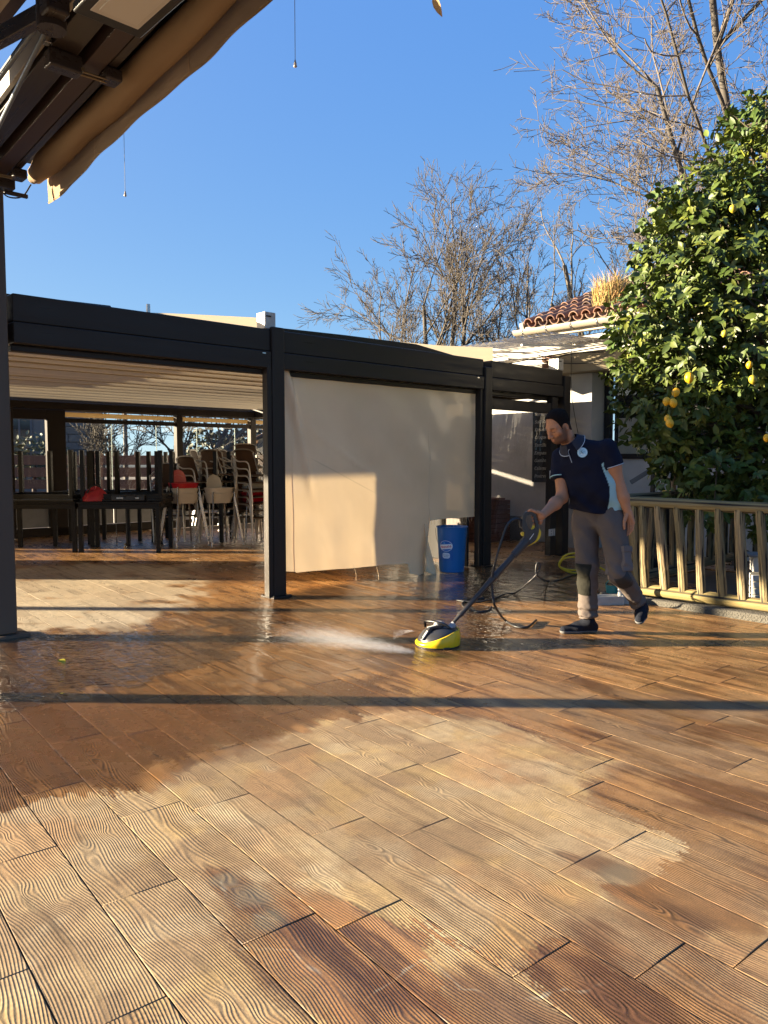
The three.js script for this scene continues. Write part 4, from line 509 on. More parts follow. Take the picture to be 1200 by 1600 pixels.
// ---------------------------------------------------------------- log fences
{
  seedState = 21;
  const bark = tex(256, 512, (i, j) => { const x = i / 256, y = j / 512, g = tf(x, y * 0.12, 24, 3), k = tf(x, y, 5, 3), cr = sstep(0.64, 0.72, tf(x + 0.02 * k, y * 0.2, 14, 2)); const kn = sstep(0.70, 0.78, tf(x, y, 7, 1)), v = 0.82 + 0.9 * (g - 0.5) - 0.5 * cr - 0.35 * kn, m = k - 0.5; return [toSrgb(clamp(0.33 * v + 0.14 * m)), toSrgb(clamp(0.245 * v + 0.12 * m)), toSrgb(clamp(0.125 * v + 0.05 * m))]; }, { srgb: true });
  const bb = tex(256, 512, (i, j) => { const x = i / 256, y = j / 512, v = tf(x, y * 0.1, 32, 3) * 0.7 + 0.3 * tf(x, y, 24, 2); return [v, v, v]; });
  const logms = [[1, 1, 1], [0.82, 0.84, 0.85], [1.0, 0.9, 0.78], [0.72, 0.74, 0.66]].map((c) => std(...c, 0.8, { map: bark, bumpMap: bb, bumpScale: 0.010 })), logm = std(0.8, 0.83, 0.72, 0.8, { map: bark, bumpMap: bb, bumpScale: 0.010 }), mossy = std(0.85, 0.86, 0.62, 0.85, { map: bark, bumpMap: bb, bumpScale: 0.008 }), grey = std(0.62, 0.66, 0.72, 0.85, { map: bark, bumpMap: bb, bumpScale: 0.006 });
  const logGeo = (a, b, r, wob = 0.006, seg = 12) => { const d = b.clone().sub(a), L = d.length(), qn = new THREE.Quaternion().setFromUnitVectors(UP, d.clone().normalize()), ph = rnd() * 9, r2 = r * rr(0.88, 1.0); const side = surf(16, seg, (u, v) => { const t = u * Math.PI * 2, R = mix(r, r2, v) * (1 + 0.035 * Math.sin(t * 2 + ph) + 0.11 * (vnoise(Math.cos(t) * 1.4 + ph, v * L * 5 + Math.sin(t)) - 0.5) + 0.05 * (vnoise(Math.cos(t) * 4 + ph, v * L * 12 + Math.sin(t) * 3) - 0.5)) * (v < 0.01 || v > 0.99 ? 0.93 : 1); return V(R * Math.cos(t) + wob * Math.sin(v * 4 + ph), v * L, R * Math.sin(t) + wob * Math.cos(v * 3.1 + ph)); }); const cap = (y) => new THREE.CircleGeometry(r * 0.9, 14).rotateX(y ? -Math.PI / 2 : Math.PI / 2).translate(wob * Math.sin((y ? 4 : 0) + ph), y ? L - 0.001 : 0.001, wob * Math.cos((y ? 3.1 : 0) + ph)); const g = join([side, cap(0), cap(1)]); g.applyQuaternion(qn); g.translate(a.x, a.y, a.z); return g; };
  const f = thing('log_fence', 'round log fence with thick rail and upright poles along the right edge of the terrace', 'fence', P0, TURN);
  const S = 5.1; part(f, 'rail', logGeo(V(S, 0.985, 2.30), V(S, 0.965, 6.4), 0.052, 0.008, 40), logm); part(f, 'bottom_rail', logGeo(V(S, 0.115, 2.30), V(S, 0.115, 6.4), 0.06, 0.004, 40), mossy, 'mossy bottom rail');
  for (const [xb, yb, xt, yt] of [[998, 916, 990, 790], [1011, 918, 1004, 792], [1040, 921, 1031, 793], [1068, 925, 1061, 793], [1098, 929, 1092, 794], [1130, 932, 1124, 795], [1162, 935, 1157, 796], [1196, 939, 1191, 796], [1232, 943, 1227, 797], [1268, 948, 1264, 798], [1306, 952, 1303, 799]]) { const b = onS(xb, yb, S), t = onS(xt, yt, S); part(f, 'pole', logGeo(V(S - 0.02 + rr(-0.012, 0.012), 0.15, b.z), V(S - 0.015 + rr(-0.012, 0.012), 0.955, t.z), rr(0.040, 0.048), 0.006), logms[Math.floor(rnd() * 4)]); }
  const f2 = thing('log_fence', 'second round log fence set back behind the front one, running towards the house', 'fence', P0, TURN);
  part(f2, 'rail', logGeo(V(5.2, 1.0, 2.36), V(8.5, 1.03, 2.36), 0.055, 0.008, 30), grey); part(f2, 'bottom_rail', logGeo(V(5.2, 0.16, 2.36), V(8.5, 0.16, 2.36), 0.055, 0.004, 30), grey);
  for (let k = 0; k < 13; k++) part(f2, 'pole', logGeo(V(5.42 + k * 0.24, 0.19, 2.36 + rr(-0.02, 0.02)), V(5.42 + k * 0.24 + rr(-0.02, 0.02), 0.96, 2.36), rr(0.036, 0.044)), k % 3 ? grey : logm);
  const f3 = thing('log_fence', 'dark log fence at the back below the lemon tree, seen between the front poles', 'fence', P0, TURN);
  part(f3, 'rail', logGeo(V(7.6, 1.0, 2.5), V(7.6, 1.0, 5.2), 0.05, 0.008, 30), grey); for (let k = 0; k < 12; k++) part(f3, 'pole', logGeo(V(7.6, 0.05, 2.6 + k * 0.215), V(7.6 + rr(-0.02, 0.02), 0.96, 2.6 + k * 0.215), rr(0.036, 0.042)), grey);
  const kerbM = std(0.115, 0.105, 0.085, 0.95, { map: wearMap, bumpMap: grainBump, bumpScale: 0.012 });
  const kerb = struct('kerb', boxUV(new RoundedBoxGeometry(0.24, 0.12, 4.3, 2, 0.02).translate(S + 0.0, -0.005, 4.42), 6), kerbM); kerb.position.copy(P0); kerb.rotation.y = TURN;
  // white slatted box behind the fence
  const bx_ = thing('white_box', 'small white slatted wooden box with a round hole behind the fence poles', 'box', PL(5.62, 0.0, 3.62), TURN + 0.5); const wp = std(0.62, 0.60, 0.55, 0.6, { map: wearMap });
  for (let k = 0; k < 5; k++) part(bx_, 'slat', bxr(0.26, 0.058, 0.2, 0, 0.04 + k * 0.063, 0, 0.006), wp); part(bx_, 'front_panel', [bxr(0.25, 0.14, 0.19, 0, 0.42, 0, 0.006)], wp); part(bx_, 'hole', rod(V(0.03, 0.42, 0.09), V(0.03, 0.42, 0.1), 0.035, 0.035, 18), M.black); part(bx_, 'lid', bxr(0.3, 0.02, 0.26, 0, 0.505, 0, 0.004), std(0.2, 0.19, 0.18, 0.7));
}
// oddments at the fence end and in front of the house
{
  const tr = thing('white_trough', 'low white plastic trough on the floor behind the walking man', 'trough', gnd(948, 944), 0.15); const wp = std(0.42, 0.42, 0.40, 0.5, { map: wearMap });
  part(tr, 'wall', [bxr(0.30, 0.085, 0.012, 0, 0.043, 0.06, 0.003), bxr(0.30, 0.085, 0.012, 0, 0.043, -0.06, 0.003), bxr(0.012, 0.085, 0.12, 0.145, 0.043, 0, 0.003), bxr(0.012, 0.085, 0.12, -0.145, 0.043, 0, 0.003)], wp); part(tr, 'base', bxr(0.28, 0.01, 0.11, 0, 0.006, 0, 0.002), wp);
  const pn = thing('white_board', 'upright white board leaning at the end of the log fence', 'board', gnd(978, 944), -0.2); part(pn, 'face', bxr(0.15, 0.20, 0.02, 0.02, 0.10, 0, 0.004), wp); part(pn, 'post', bxr(0.022, 0.21, 0.03, -0.065, 0.105, 0.005, 0.003), std(0.55, 0.55, 0.52, 0.5));
  const te = thing('teal_bucket', 'small teal plastic bucket behind the white trough', 'bucket', gnd(958, 934), 0); part(te, 'shell', new THREE.LatheGeometry([[0.055, 0], [0.062, 0.005], [0.078, 0.13], [0.082, 0.135], [0.076, 0.135], [0.06, 0.01]].map((p) => new THREE.Vector2(...p)), 24), std(0.015, 0.17, 0.19, 0.4)); part(te, 'handle', pipe([V(-0.08, 0.13, 0), V(-0.06, 0.18, 0.03), V(0, 0.2, 0.04), V(0.06, 0.18, 0.03), V(0.08, 0.13, 0)], 0.004, 16, 6), std(0.02, 0.2, 0.2, 0.4));
  const rampS = thing('ramp_handrail', 'grey metal handrail sloping up in front of the house window', 'handrail', P0, TURN); const gm = std(0.12, 0.125, 0.13, 0.4);
  { const a = atZ(985, 754, -10.2), b = atZ(1060, 708, -10.0), c = atZ(1017, 766, -10.1), d = atZ(1021, 735, -10.1), e = atZ(1020, 764, -9.9), g = atZ(1037, 717, -9.9), L = (p) => toS(p); part(rampS, 'rail', bar(L(a), L(b), 0.045, 0.06), gm); part(rampS, 'post', bar(V(L(c).x, 0.0, L(c).z), L(d), 0.05, 0.05), M.black); part(rampS, 'brace', rod(V(L(e).x, L(e).y - 0.9, L(e).z), L(g), 0.016), std(0.45, 0.47, 0.5, 0.35, { metalness: 0.6 })); }
  const pw = thing('pressure_washer', 'black and yellow pressure washer standing behind the log fence', 'washer', atZ(1034, 768, -9.6).setY(0.0), 0.4);
  part(pw, 'cabinet', [bxr(0.30, 0.55, 0.30, 0, 0.62, 0, 0.04), bxr(0.26, 0.3, 0.26, 0, 0.2, 0, 0.03)], std(0.02, 0.02, 0.022, 0.45)); part(pw, 'front_cover', [bxr(0.24, 0.16, 0.04, 0.02, 0.95, 0.12, 0.02)], std(0.60, 0.42, 0.02, 0.4)); part(pw, 'handle', pipe([V(-0.12, 0.88, 0), V(-0.13, 1.10, 0), V(-0.08, 1.17, 0), V(0.08, 1.17, 0), V(0.13, 1.10, 0), V(0.12, 0.88, 0)], 0.018, 40, 8), M.black); for (const x of [-0.16, 0.16]) part(pw, 'wheel', rod(V(x - 0.02, 0.09, 0), V(x + 0.02, 0.09, 0), 0.09, 0.09, 24), M.rubber);
  const st = thing('timber_stake', 'short pale timber stake beside the black washer', 'post', atZ(1052, 780, -9.3).setY(0), 0.2); part(st, 'stake', bxr(0.055, 1.25, 0.03, 0, 0.62, 0, 0.004), std(0.42, 0.29, 0.16, 0.7, { map: wearMap })); part(st, 'point', new THREE.ConeGeometry(0.03, 0.06, 4).translate(0, 1.27, 0), std(0.42, 0.29, 0.16, 0.7));
  // yellow garden hose looped on the floor
  const yh = []; const hc = gnd(893, 898); for (let k = 0; k <= 60; k++) { const t = k / 60 * Math.PI * 4.4, r = 0.2 + 0.012 * Math.sin(k * 0.9); yh.push(V(hc.x + 0.05 + r * Math.cos(t) * 1.0, 0.13 + 0.115 * Math.sin(t) + 0.03 * Math.sin(t * 0.7), hc.z + 0.06 * Math.sin(t) - 0.02 * k / 60)); } yh.push(V(hc.x + 0.5, 0.02, hc.z + 0.1), V(hc.x + 0.9, 0.02, hc.z - 0.1));
  solo('garden_hose', pipe(yh, 0.012, 220, 8), std(0.62, 0.44, 0.02, 0.4), 'yellow garden hose looped on the floor behind the man', 'hose');
}

// ---------------------------------------------------------------- stacked tables and chairs under the pergola
{
  const tm = phy(0.012, 0.011, 0.010, 0.5, { roughnessMap: roughWear, specularIntensity: 0.35 });
  function table(w, d, label) { const t = thing('table', label, 'table', V(0, 0, 0), 0, 'black tables under the pergola'); part(t, 'top', bxr(w, 0.035, d, 0, 0.757, 0, 0.006), tm); part(t, 'apron', [bxr(w - 0.04, 0.075, 0.02, 0, 0.70, d / 2 - 0.03, 0.003), bxr(w - 0.04, 0.075, 0.02, 0, 0.70, -d / 2 + 0.03, 0.003), bxr(0.02, 0.075, d - 0.1, w / 2 - 0.03, 0.70, 0, 0.003), bxr(0.02, 0.075, d - 0.1, -w / 2 + 0.03, 0.70, 0, 0.003)], tm); for (const [x, z] of [[1, 1], [1, -1], [-1, 1], [-1, -1]]) part(t, 'leg', bxr(0.062, 0.69, 0.062, x * (w / 2 - 0.04), 0.345, z * (d / 2 - 0.04), 0.005), tm); return t; }
  const A = table(1.25, 0.8, 'black table at the far left beside the grey post, right way up'); const b1 = gnd(120, 863); A.position.set(b1.x - 0.61, 0, b1.z - 0.36);
  const B = dup(A, 'black table in the middle of the row, bearing the red and black tools', V(b1.x + 0.66, 0, b1.z - 0.34), 0.02);
  const flip = (lab, x, z, turn, y = 0.775 + 0.775) => { const t = dup(A, lab, V(x, y, z), turn); t.rotation.set(Math.PI, turn, 0); return t; };
  flip('upturned black table with its legs in the air, on the far left table', A.position.x + 0.02, A.position.z + 0.03, 0.06);
  flip('upturned black table lying across the middle table', B.position.x + 0.02, B.position.z - 0.06, -0.04);
  const C2 = dup(A, 'black table behind the row close to the glass', V(b1.x + 0.35, 0, b1.z - 1.5), 0.03); flip('upturned black table nearest the back glass', b1.x + 0.38, b1.z - 1.5, 0.10); 
  
  dup(A, 'black table hidden behind the gap between the two front tables', V(b1.x - 0.12, 0, b1.z - 1.25), 0.05); flip('upturned black table behind the gap between the two front tables', b1.x - 0.14, b1.z - 1.2, 0.16, 1.55); dup(A, 'black table behind the left high chair stack', V(b1.x + 1.35, 0, b1.z - 1.75), -0.04); flip('upturned black table behind the left high chair stack', b1.x + 1.3, b1.z - 1.75, 0.12);
  // tools and cloths on the tables
  const tb = thing('tool_bag', 'red fabric tool bag slumped on the middle table', 'bag', V(B.position.x - 0.38, 0.78, B.position.z + 0.28), 0.3); part(tb, 'bag', surf(20, 12, (u, v) => { const a = u * Math.PI * 2, h = v * Math.PI / 2, r = 0.17 * Math.cos(h) * (1 + 0.25 * (fbm(Math.cos(a) * 2 + 4, v * 3 + Math.sin(a) * 2) - 0.5) * 2); return V(r * Math.cos(a) * 1.25, 0.19 * Math.sin(h) * (1 + 0.2 * Math.sin(a * 2)) + 0.002, r * Math.sin(a) * 0.8); }), std(0.35, 0.015, 0.022, 0.55)); part(tb, 'strap', pipe([V(-0.12, 0.1, 0.05), V(-0.05, 0.22, 0.06), V(0.06, 0.23, 0.04), V(0.12, 0.1, 0.05)], 0.012, 20, 6), M.black);
  const tc = thing('tool_case', 'flat black tool case lying on the middle table', 'case', V(B.position.x + 0.15, 0.80, B.position.z + 0.28), 0.03); part(tc, 'shell', bxr(0.5, 0.09, 0.22, 0, 0.03, 0, 0.012), M.black); part(tc, 'latch', [bxr(0.10, 0.02, 0.01, -0.12, 0.03, 0.113, 0.002), bxr(0.05, 0.02, 0.01, 0.14, 0.03, 0.113, 0.002)], M.steel); part(tc, 'handle', pipe([V(-0.04, 0.05, 0.11), V(-0.03, 0.07, 0.14), V(0.1, 0.07, 0.14), V(0.11, 0.05, 0.11)], 0.008, 16, 6), M.black);
  for (const [x, z, lab] of [[-0.3, 0.2, 'crumpled pale cloth on the far left table top'], [0.36, 0.25, 'crumpled white paper at the right corner of the far left table']]) solo('cloth', surf(12, 12, (u, v) => V(A.position.x + x + (u - 0.5) * 0.25, 0.782 + 0.05 * fbm(u * 4 + x * 9, v * 4, 3) * Math.sin(u * 3.14) * Math.sin(v * 3.14), A.position.z + z + (v - 0.5) * 0.18)), std(0.55, 0.54, 0.52, 0.9), lab, 'cloth');
  const scr = thing('black_strut', 'pair of thin black rods with a wheel standing under the middle table', 'trolley', V(B.position.x - 0.2, 0, B.position.z - 0.1), 0); part(scr, 'rod', rod(V(0, 0.05, 0), V(0, 0.7, 0), 0.008), M.black); part(scr, 'rod', rod(V(0.16, 0.05, 0), V(0.16, 0.7, 0), 0.01), M.black); part(scr, 'wheel', rod(V(0.13, 0.05, 0.02), V(0.15, 0.05, 0.02), 0.05, 0.05, 16), M.steel);

  // aluminium armchairs with brown weave, in stacks
  const weave = tex(128, 128, (i, j) => { const u = (i % 16) / 16, v = (j % 16) / 16, o = (Math.floor(i / 16) + Math.floor(j / 16)) % 2, k = o ? Math.sin(u * Math.PI) : Math.sin(v * Math.PI); const s = 0.4 + 0.6 * k; return [0.33 * s + 0.05, 0.235 * s + 0.04, 0.17 * s + 0.03]; }, { srgb: true, repeat: [5, 5] });
  const wm = std(1, 1, 1, 0.6, { map: weave }), al = std(0.52, 0.50, 0.47, 0.32, { metalness: 0.85 });
  function chair(label) { const c = thing('armchair', label, 'armchair', V(0, 0, 0), 0, 'aluminium armchairs in stacks under the pergola'); for (const s of [-1, 1]) { part(c, 'side_frame', pipe([V(s * 0.25, 0.0, 0.25), V(s * 0.26, 0.4, 0.22), V(s * 0.275, 0.60, 0.20), V(s * 0.285, 0.665, 0.14), V(s * 0.285, 0.67, -0.06), V(s * 0.25, 0.72, -0.20), V(s * 0.2, 0.74, -0.24)], 0.013, 28, 6), al); part(c, 'leg', rod(V(s * 0.24, 0, -0.26), V(s * 0.225, 0.46, -0.17), 0.013), al); part(c, 'upright', rod(V(s * 0.225, 0.46, -0.17), V(s * 0.205, 0.83, -0.29), 0.012), al); } part(c, 'top_rail', pipe([V(-0.205, 0.83, -0.29), V(-0.12, 0.87, -0.305), V(0.12, 0.87, -0.305), V(0.205, 0.83, -0.29)], 0.012, 16, 6), al); part(c, 'backrest', surf(8, 8, (u, v) => V(mix(-0.2, 0.2, u) * (1 - 0.1 * v), mix(0.50, 0.86, v) + 0.02 * Math.sin(u * 3.14), mix(-0.18, -0.298, v) - 0.03 * Math.sin(u * 3.14))), wm); part(c, 'seat', bxr(0.44, 0.02, 0.42, 0, 0.445, 0.02, 0.008), wm); part(c, 'seat_rail', [rod(V(-0.235, 0.435, 0.22), V(0.235, 0.435, 0.22), 0.011), rod(V(-0.225, 0.44, -0.17), V(0.225, 0.44, -0.17), 0.011)], al); return c; }
  const stacks = [[266, 850, -13.3, 0.2, 5, 'behind the left high chairs'], [312, 850, -13.3, 1.0, 6, 'in the middle behind the high chairs'], [342, 850, -13.5, 0.6, 7, 'at the rear in the middle'], [372, 850, -13.9, 1.3, 7, 'at the rear right of the middle'], [399, 850, -13.0, 0.85, 7, 'on the right beside the dark post'], [330, 850, -14.0, 1.5, 7, 'at the very back left of the middle'], [388, 850, -14.2, 0.3, 8, 'at the very back by the right post']]; let first = null; const ord = ['bottom', 'second', 'third', 'fourth', 'fifth', 'sixth', 'seventh'];
  stacks.forEach(([x, , z, turn, n, where]) => { const p = atZ(x, 850, z); for (let k = 0; k < n; k++) { const lab = `${k === n - 1 ? 'topmost' : ord[k]} brown aluminium armchair in the stack ${where}`, pos = V(p.x + 0.006 * k, k * 0.118, z + 0.035 * k); if (!first) { first = chair(lab); first.position.copy(pos); first.rotation.y = turn; } else dup(first, lab, pos, turn); } });
  // stacked high chairs: plastic tub with tray rim on four splayed steel legs
  const tub = (m) => [m]; const white = std(0.56, 0.53, 0.46, 0.35), red = std(0.45, 0.012, 0.025, 0.35), pink = std(0.62, 0.16, 0.16, 0.4);
  function highChair(m, back, label) {
    const c = thing('high_chair', label, 'high chair', V(0, 0, 0), 0, 'stacked high chairs under the pergola');
    const ring = (t, hy, r) => { const cx = Math.cos(t), sx = Math.sin(t), k = Math.pow(Math.pow(Math.abs(cx), 4) + Math.pow(Math.abs(sx), 4), -0.25); return V(cx * k * r, hy, sx * k * r * 0.92); };
    const shell = part(c, 'seat_shell', [surf(32, 6, (u, v) => ring(u * Math.PI * 2, mix(0.86, 0.70, v), mix(0.215, 0.17, v))), surf(32, 2, (u, v) => ring(u * Math.PI * 2, mix(0.86, 0.868, v), mix(0.215, 0.18, v))), surf(32, 4, (u, v) => ring(u * Math.PI * 2, mix(0.868, 0.72, v), mix(0.18, 0.15, v))), new THREE.CircleGeometry(0.165, 24).rotateX(-Math.PI / 2).translate(0, 0.705, 0)], m);
    for (const a of [0, 1]) part(shell, 'arch_rib', surf(10, 2, (u, v) => { const t = Math.PI * u; return V(0.11 * Math.cos(t), 0.735 + 0.055 * Math.sin(t) + v * 0.014, (a ? 1 : -1) * (0.178 + 0.012 * Math.sin(t))); }), m);
    part(c, 'backrest', surf(14, 12, (u, v) => { const a = mix(-1, 1, u), h = v, w = 0.15 * Math.sqrt(Math.max(0, 1 - Math.pow(Math.max(0, (h - 0.45) / 0.55), 2.2))) * (1 - 0.25 * h); return V(a * w, 0.84 + 0.24 * h, -0.17 - 0.03 * h + 0.02 * a * a); }), back, m === red ? 'pinkish red backrest' : undefined);
    for (const [x, z] of [[1, 1], [1, -1], [-1, 1], [-1, -1]]) { const l = part(c, 'leg', rod(V(x * 0.285, 0.012, z * 0.285), V(x * 0.185, 0.80, z * 0.17), 0.0125, 0.0125, 10), M.steel); part(l, 'foot_cap', rod(V(x * 0.2875, 0, z * 0.287), V(x * 0.284, 0.03, z * 0.284), 0.018, 0.016, 10), std(0.4, 0.4, 0.38, 0.5)); }
    return c;
  }
  const p1 = gnd(283, 855), p2 = gnd(340, 853), p3 = gnd(392, 850); const hy = 0.085;
  const hw = highChair(white, white, 'lowest white high chair in the left stack'); hw.position.set(p1.x, 0, p1.z - 0.2); hw.rotation.y = 0.75;
  dup(hw, 'white high chair second from the floor in the left stack', V(p1.x, hy, p1.z - 0.2), 0.75);
  const hr = highChair(red, pink, 'red high chair on top of the left stack'); hr.position.set(p1.x, hy * 2, p1.z - 0.2); hr.rotation.y = 0.75;
  dup(hw, 'lowest white high chair in the middle stack', V(p2.x, 0, p2.z - 0.15), 0.7); dup(hw, 'white high chair on top of the middle stack', V(p2.x, hy, p2.z - 0.15), 0.7);
  dup(hr, 'red high chair at the bottom of the right stack', V(p3.x, 0.0, p3.z - 0.3), 0.62); dup(hw, 'white high chair second from the floor in the right stack', V(p3.x, hy, p3.z - 0.3), 0.62); dup(hw, 'white high chair on top of the right stack', V(p3.x, hy * 2, p3.z - 0.3), 0.62);
}
// ---------------------------------------------------------------- beyond the glass
{
  seedState = 77;
  const h = thing('stone_house', 'grey stone house seen through the left of the glass wall', 'house', V(-11.9, 0, -26), 0.36); const mort = std(0.16, 0.15, 0.14, 0.9);
  part(h, 'wall', bx(-6, 2.25, 0, 4.15, -6, -0.03, 0.01), mort);
  const sm = [[0.20, 0.185, 0.17], [0.26, 0.24, 0.215], [0.16, 0.15, 0.14], [0.23, 0.205, 0.175]].map((c) => std(...c, 0.9, { map: wearMap, bumpMap: grainBump, bumpScale: 0.02 })), wins = [[-0.55, 0.35, 2.0, 3.2], [-3.3, -2.4, 2.0, 3.2], [-1.75, -0.95, 2.35, 3.5]];
  const w0 = [[-0.75, 0.05, 1.9, 3.5], [-2.55, -1.7, 2.0, 3.4]];
  let n = 0; for (let r = 0; r < 13; r++) { let x = -3.9 - rnd() * 0.3; const y = 0.7 + r * 0.265; while (x < 2.2) { const w = Math.min(rr(0.34, 0.66), 2.25 - x); if (w > 0.1 && !w0.some(([a, b, c, d]) => x < b && x + w > a && y + 0.2 > c && y < d)) { part(h, 'stone', bxr(w - 0.025, 0.245, 0.08, x + w / 2, y + 0.12, -0.02 + rr(-0.01, 0.015), 0.02), sm[Math.floor(rnd() * 4)]); n++; } x += w; } }
  for (const [a, b, c, d] of w0) { const w = part(h, 'window', [bx(a, b, c, c + 0.1, -0.06, 0.03), bx(a, b, d - 0.1, d, -0.06, 0.03), bx(a, a + 0.07, c, d, -0.06, 0.02), bx(b - 0.07, b, c, d, -0.06, 0.02), bx((a + b) / 2 - 0.03, (a + b) / 2 + 0.03, c, d, -0.05, 0.015)], std(0.10, 0.10, 0.11, 0.5)); part(w, 'pane', bx(a + 0.07, b - 0.07, c + 0.1, d - 0.1, -0.025, -0.02, 0.001), std(0.015, 0.018, 0.025, 0.08)); }
  part(h, 'roof', bx(-6.3, 2.4, 4.15, 4.3, -6.3, 0.25, 0.02), std(0.15, 0.07, 0.045, 0.8)); part(h, 'corner_quoin', bx(2.19, 2.30, 0, 4.14, -0.3, 0.05, 0.02), std(0.26, 0.25, 0.23, 0.85));
  const f = thing('slat_fence', 'brown horizontal slat fence outside the glass wall', 'fence', V(-6.2, 0, -19.2), 0); const wood = [[0.10, 0.045, 0.028], [0.13, 0.06, 0.035], [0.085, 0.04, 0.026]].map((c) => std(...c, 0.75, { map: wearMap }));
  for (let r = 0; r < 5; r++) for (let k = 0; k < 6; k++) part(f, 'slat', bxr(2.03, 0.235, 0.025, -5.1 + k * 2.05, 0.2 + r * 0.30, rr(-0.004, 0.004), 0.004), wood[Math.floor(rnd() * 3)]); for (let k = 0; k < 7; k++) part(f, 'post', bxr(0.09, 1.62, 0.09, -6.13 + k * 2.05, 0.81, -0.07, 0.006), wood[0]);
  const up = thing('utility_pole', 'slim dark utility pole in the distance behind the slat fence', 'pole', V(-11.4, 0, -34), 0); part(up, 'pole', rod(V(0, 0, 0), V(0, 4.3, 0), 0.11, 0.08, 10), std(0.10, 0.09, 0.08, 0.8)); part(up, 'crossarm', bxr(0.8, 0.08, 0.08, 0, 3.6, 0), std(0.10, 0.09, 0.08, 0.8)); part(up, 'insulator', [rod(V(-0.3, 3.64, 0), V(-0.3, 3.78, 0), 0.03), rod(V(0.3, 3.64, 0), V(0.3, 3.78, 0), 0.03)], M.white);
  const cb = thing('cream_house', 'pale house gable with small windows far behind the glass at the right', 'house', V(-4.7, 0, -33), 0); const sh = new THREE.Shape([[-0.7, 0], [4.5, 0], [4.5, 2.2], [3.0, 4.2], [-0.7, 2.3]].map((p) => new THREE.Vector2(...p))); part(cb, 'wall', new THREE.ExtrudeGeometry(sh, { depth: 4, bevelEnabled: false }).translate(0, 0, -4), std(0.42, 0.34, 0.22, 0.85)); part(cb, 'roof', [bar(V(-1.0, 2.2, -2), V(3.1, 4.35, -2), 4.4, 0.12)], std(0.16, 0.09, 0.06, 0.8)); for (const [x, y] of [[0.6, 1.9], [1.3, 1.9], [2.0, 1.9], [1.8, 2.8], [2.5, 2.8]]) { const w = part(cb, 'window', bx(x - 0.22, x + 0.22, y - 0.3, y + 0.3, -0.02, 0.04), M.white); part(w, 'pane', bx(x - 0.17, x + 0.17, y - 0.25, y + 0.25, 0.035, 0.05, 0.001), std(0.03, 0.04, 0.05, 0.1)); }
  seedState = 91;
  bareTree('bare spreading tree behind the glass in the middle', V(-7.6, 0, -30), [[[0.4, 1, 0], 0.14, 4.5], [[-0.3, 1, 0.1], 0.12, 3.6], [[0.9, 1, 0.1], 0.12, 4.2], [[0.1, 1, 0], 0.12, 4]], { wob: 0.13, up: 0.02, levels: 3, fork: 0.4, skip: 0.1, a0: 0.4, a1: 1.0, rmin: 0.012 }, [0.15, 0.12, 0.09]);
  bareTree('twiggy tree beside the stone house corner behind the glass', V(-8.5, 0, -23.5), [[[0.2, 1, 0], 0.05, 2.0], [[-0.2, 1, 0.1], 0.05, 1.8], [[0.5, 1, 0.1], 0.04, 1.9]], { wob: 0.14, up: 0.02, levels: 3, fork: 0.5, skip: 0.05, a0: 0.4, a1: 1.0, rmin: 0.009 }, [0.10, 0.09, 0.07]);
  // dark evergreen and shrubs
  const lg = leafGeo(0.16, 0.08), bush = (nm, lab, base, blobs, n, c, scale) => { const t = thing(nm, lab, nm === 'shrub' ? 'shrub' : 'tree', base); const T = limbs(); T.add(V(0, 0, 0), V(0.05, blobs[0][1], 0), 0.08, 0.04, 6); part(t, 'trunk', T.geo(), std(0.08, 0.06, 0.05, 0.9)); const im = new THREE.InstancedMesh(lg, std(1, 1, 1, 0.6), n); im.name = 'crown'; im.userData = { kind: 'stuff' }; const m4 = new THREE.Matrix4(), e = new THREE.Euler(), col = new THREE.Color(); for (let k = 0; k < n; k++) { const [bx0, by0, bz0, r] = blobs[k % blobs.length]; const d = V(rr(-1, 1), rr(-1, 1), rr(-1, 1)).normalize().multiplyScalar(r * Math.pow(rnd(), 0.4)); m4.makeRotationFromEuler(e.set(rr(-1.5, 1.5), rr(0, 6.28), rr(-1, 1))); const s = scale * rr(0.7, 1.3); m4.scale(V(s, s, s)); m4.setPosition(bx0 + d.x, Math.max(0.05, by0 + d.y), bz0 + d.z); im.setMatrixAt(k, m4); const tt = rr(0.6, 1.4); im.setColorAt(k, col.setRGB(c[0] * tt, c[1] * tt, c[2] * tt)); } t.add(im); };
  bush('evergreen_tree', 'dark evergreen tree far behind the glass wall', V(-8.0, 0, -36), [[0, 1.6, 0, 1.5], [1.5, 1.4, 0, 1.4], [3.0, 1.7, 0, 1.5], [-1.2, 1.1, 0, 1.1], [4.6, 1.6, 0, 1.3]], 3500, [0.035, 0.045, 0.022], 1.6);
  bush('shrub', 'grey green shrub growing against the stone house', V(-10.4, 0, -22.8), [[0, 1.5, 0, 0.75], [-0.8, 1.3, 0, 0.6], [0.7, 1.2, 0, 0.6], [-1.7, 1.5, 0, 0.6]], 1500, [0.07, 0.085, 0.05], 1.0);
  bush('hedge_tree', 'brownish hedge of twiggy trees far behind the glass at the right', V(-2.2, 0, -40), [[0, 2.0, 0, 2.2], [3, 2.0, 0, 2.2], [-3, 2.2, 0, 2.0], [6, 2, 0, 2.2], [-5.5, 1.6, 0, 1.6]], 3500, [0.085, 0.065, 0.045], 1.5);
}

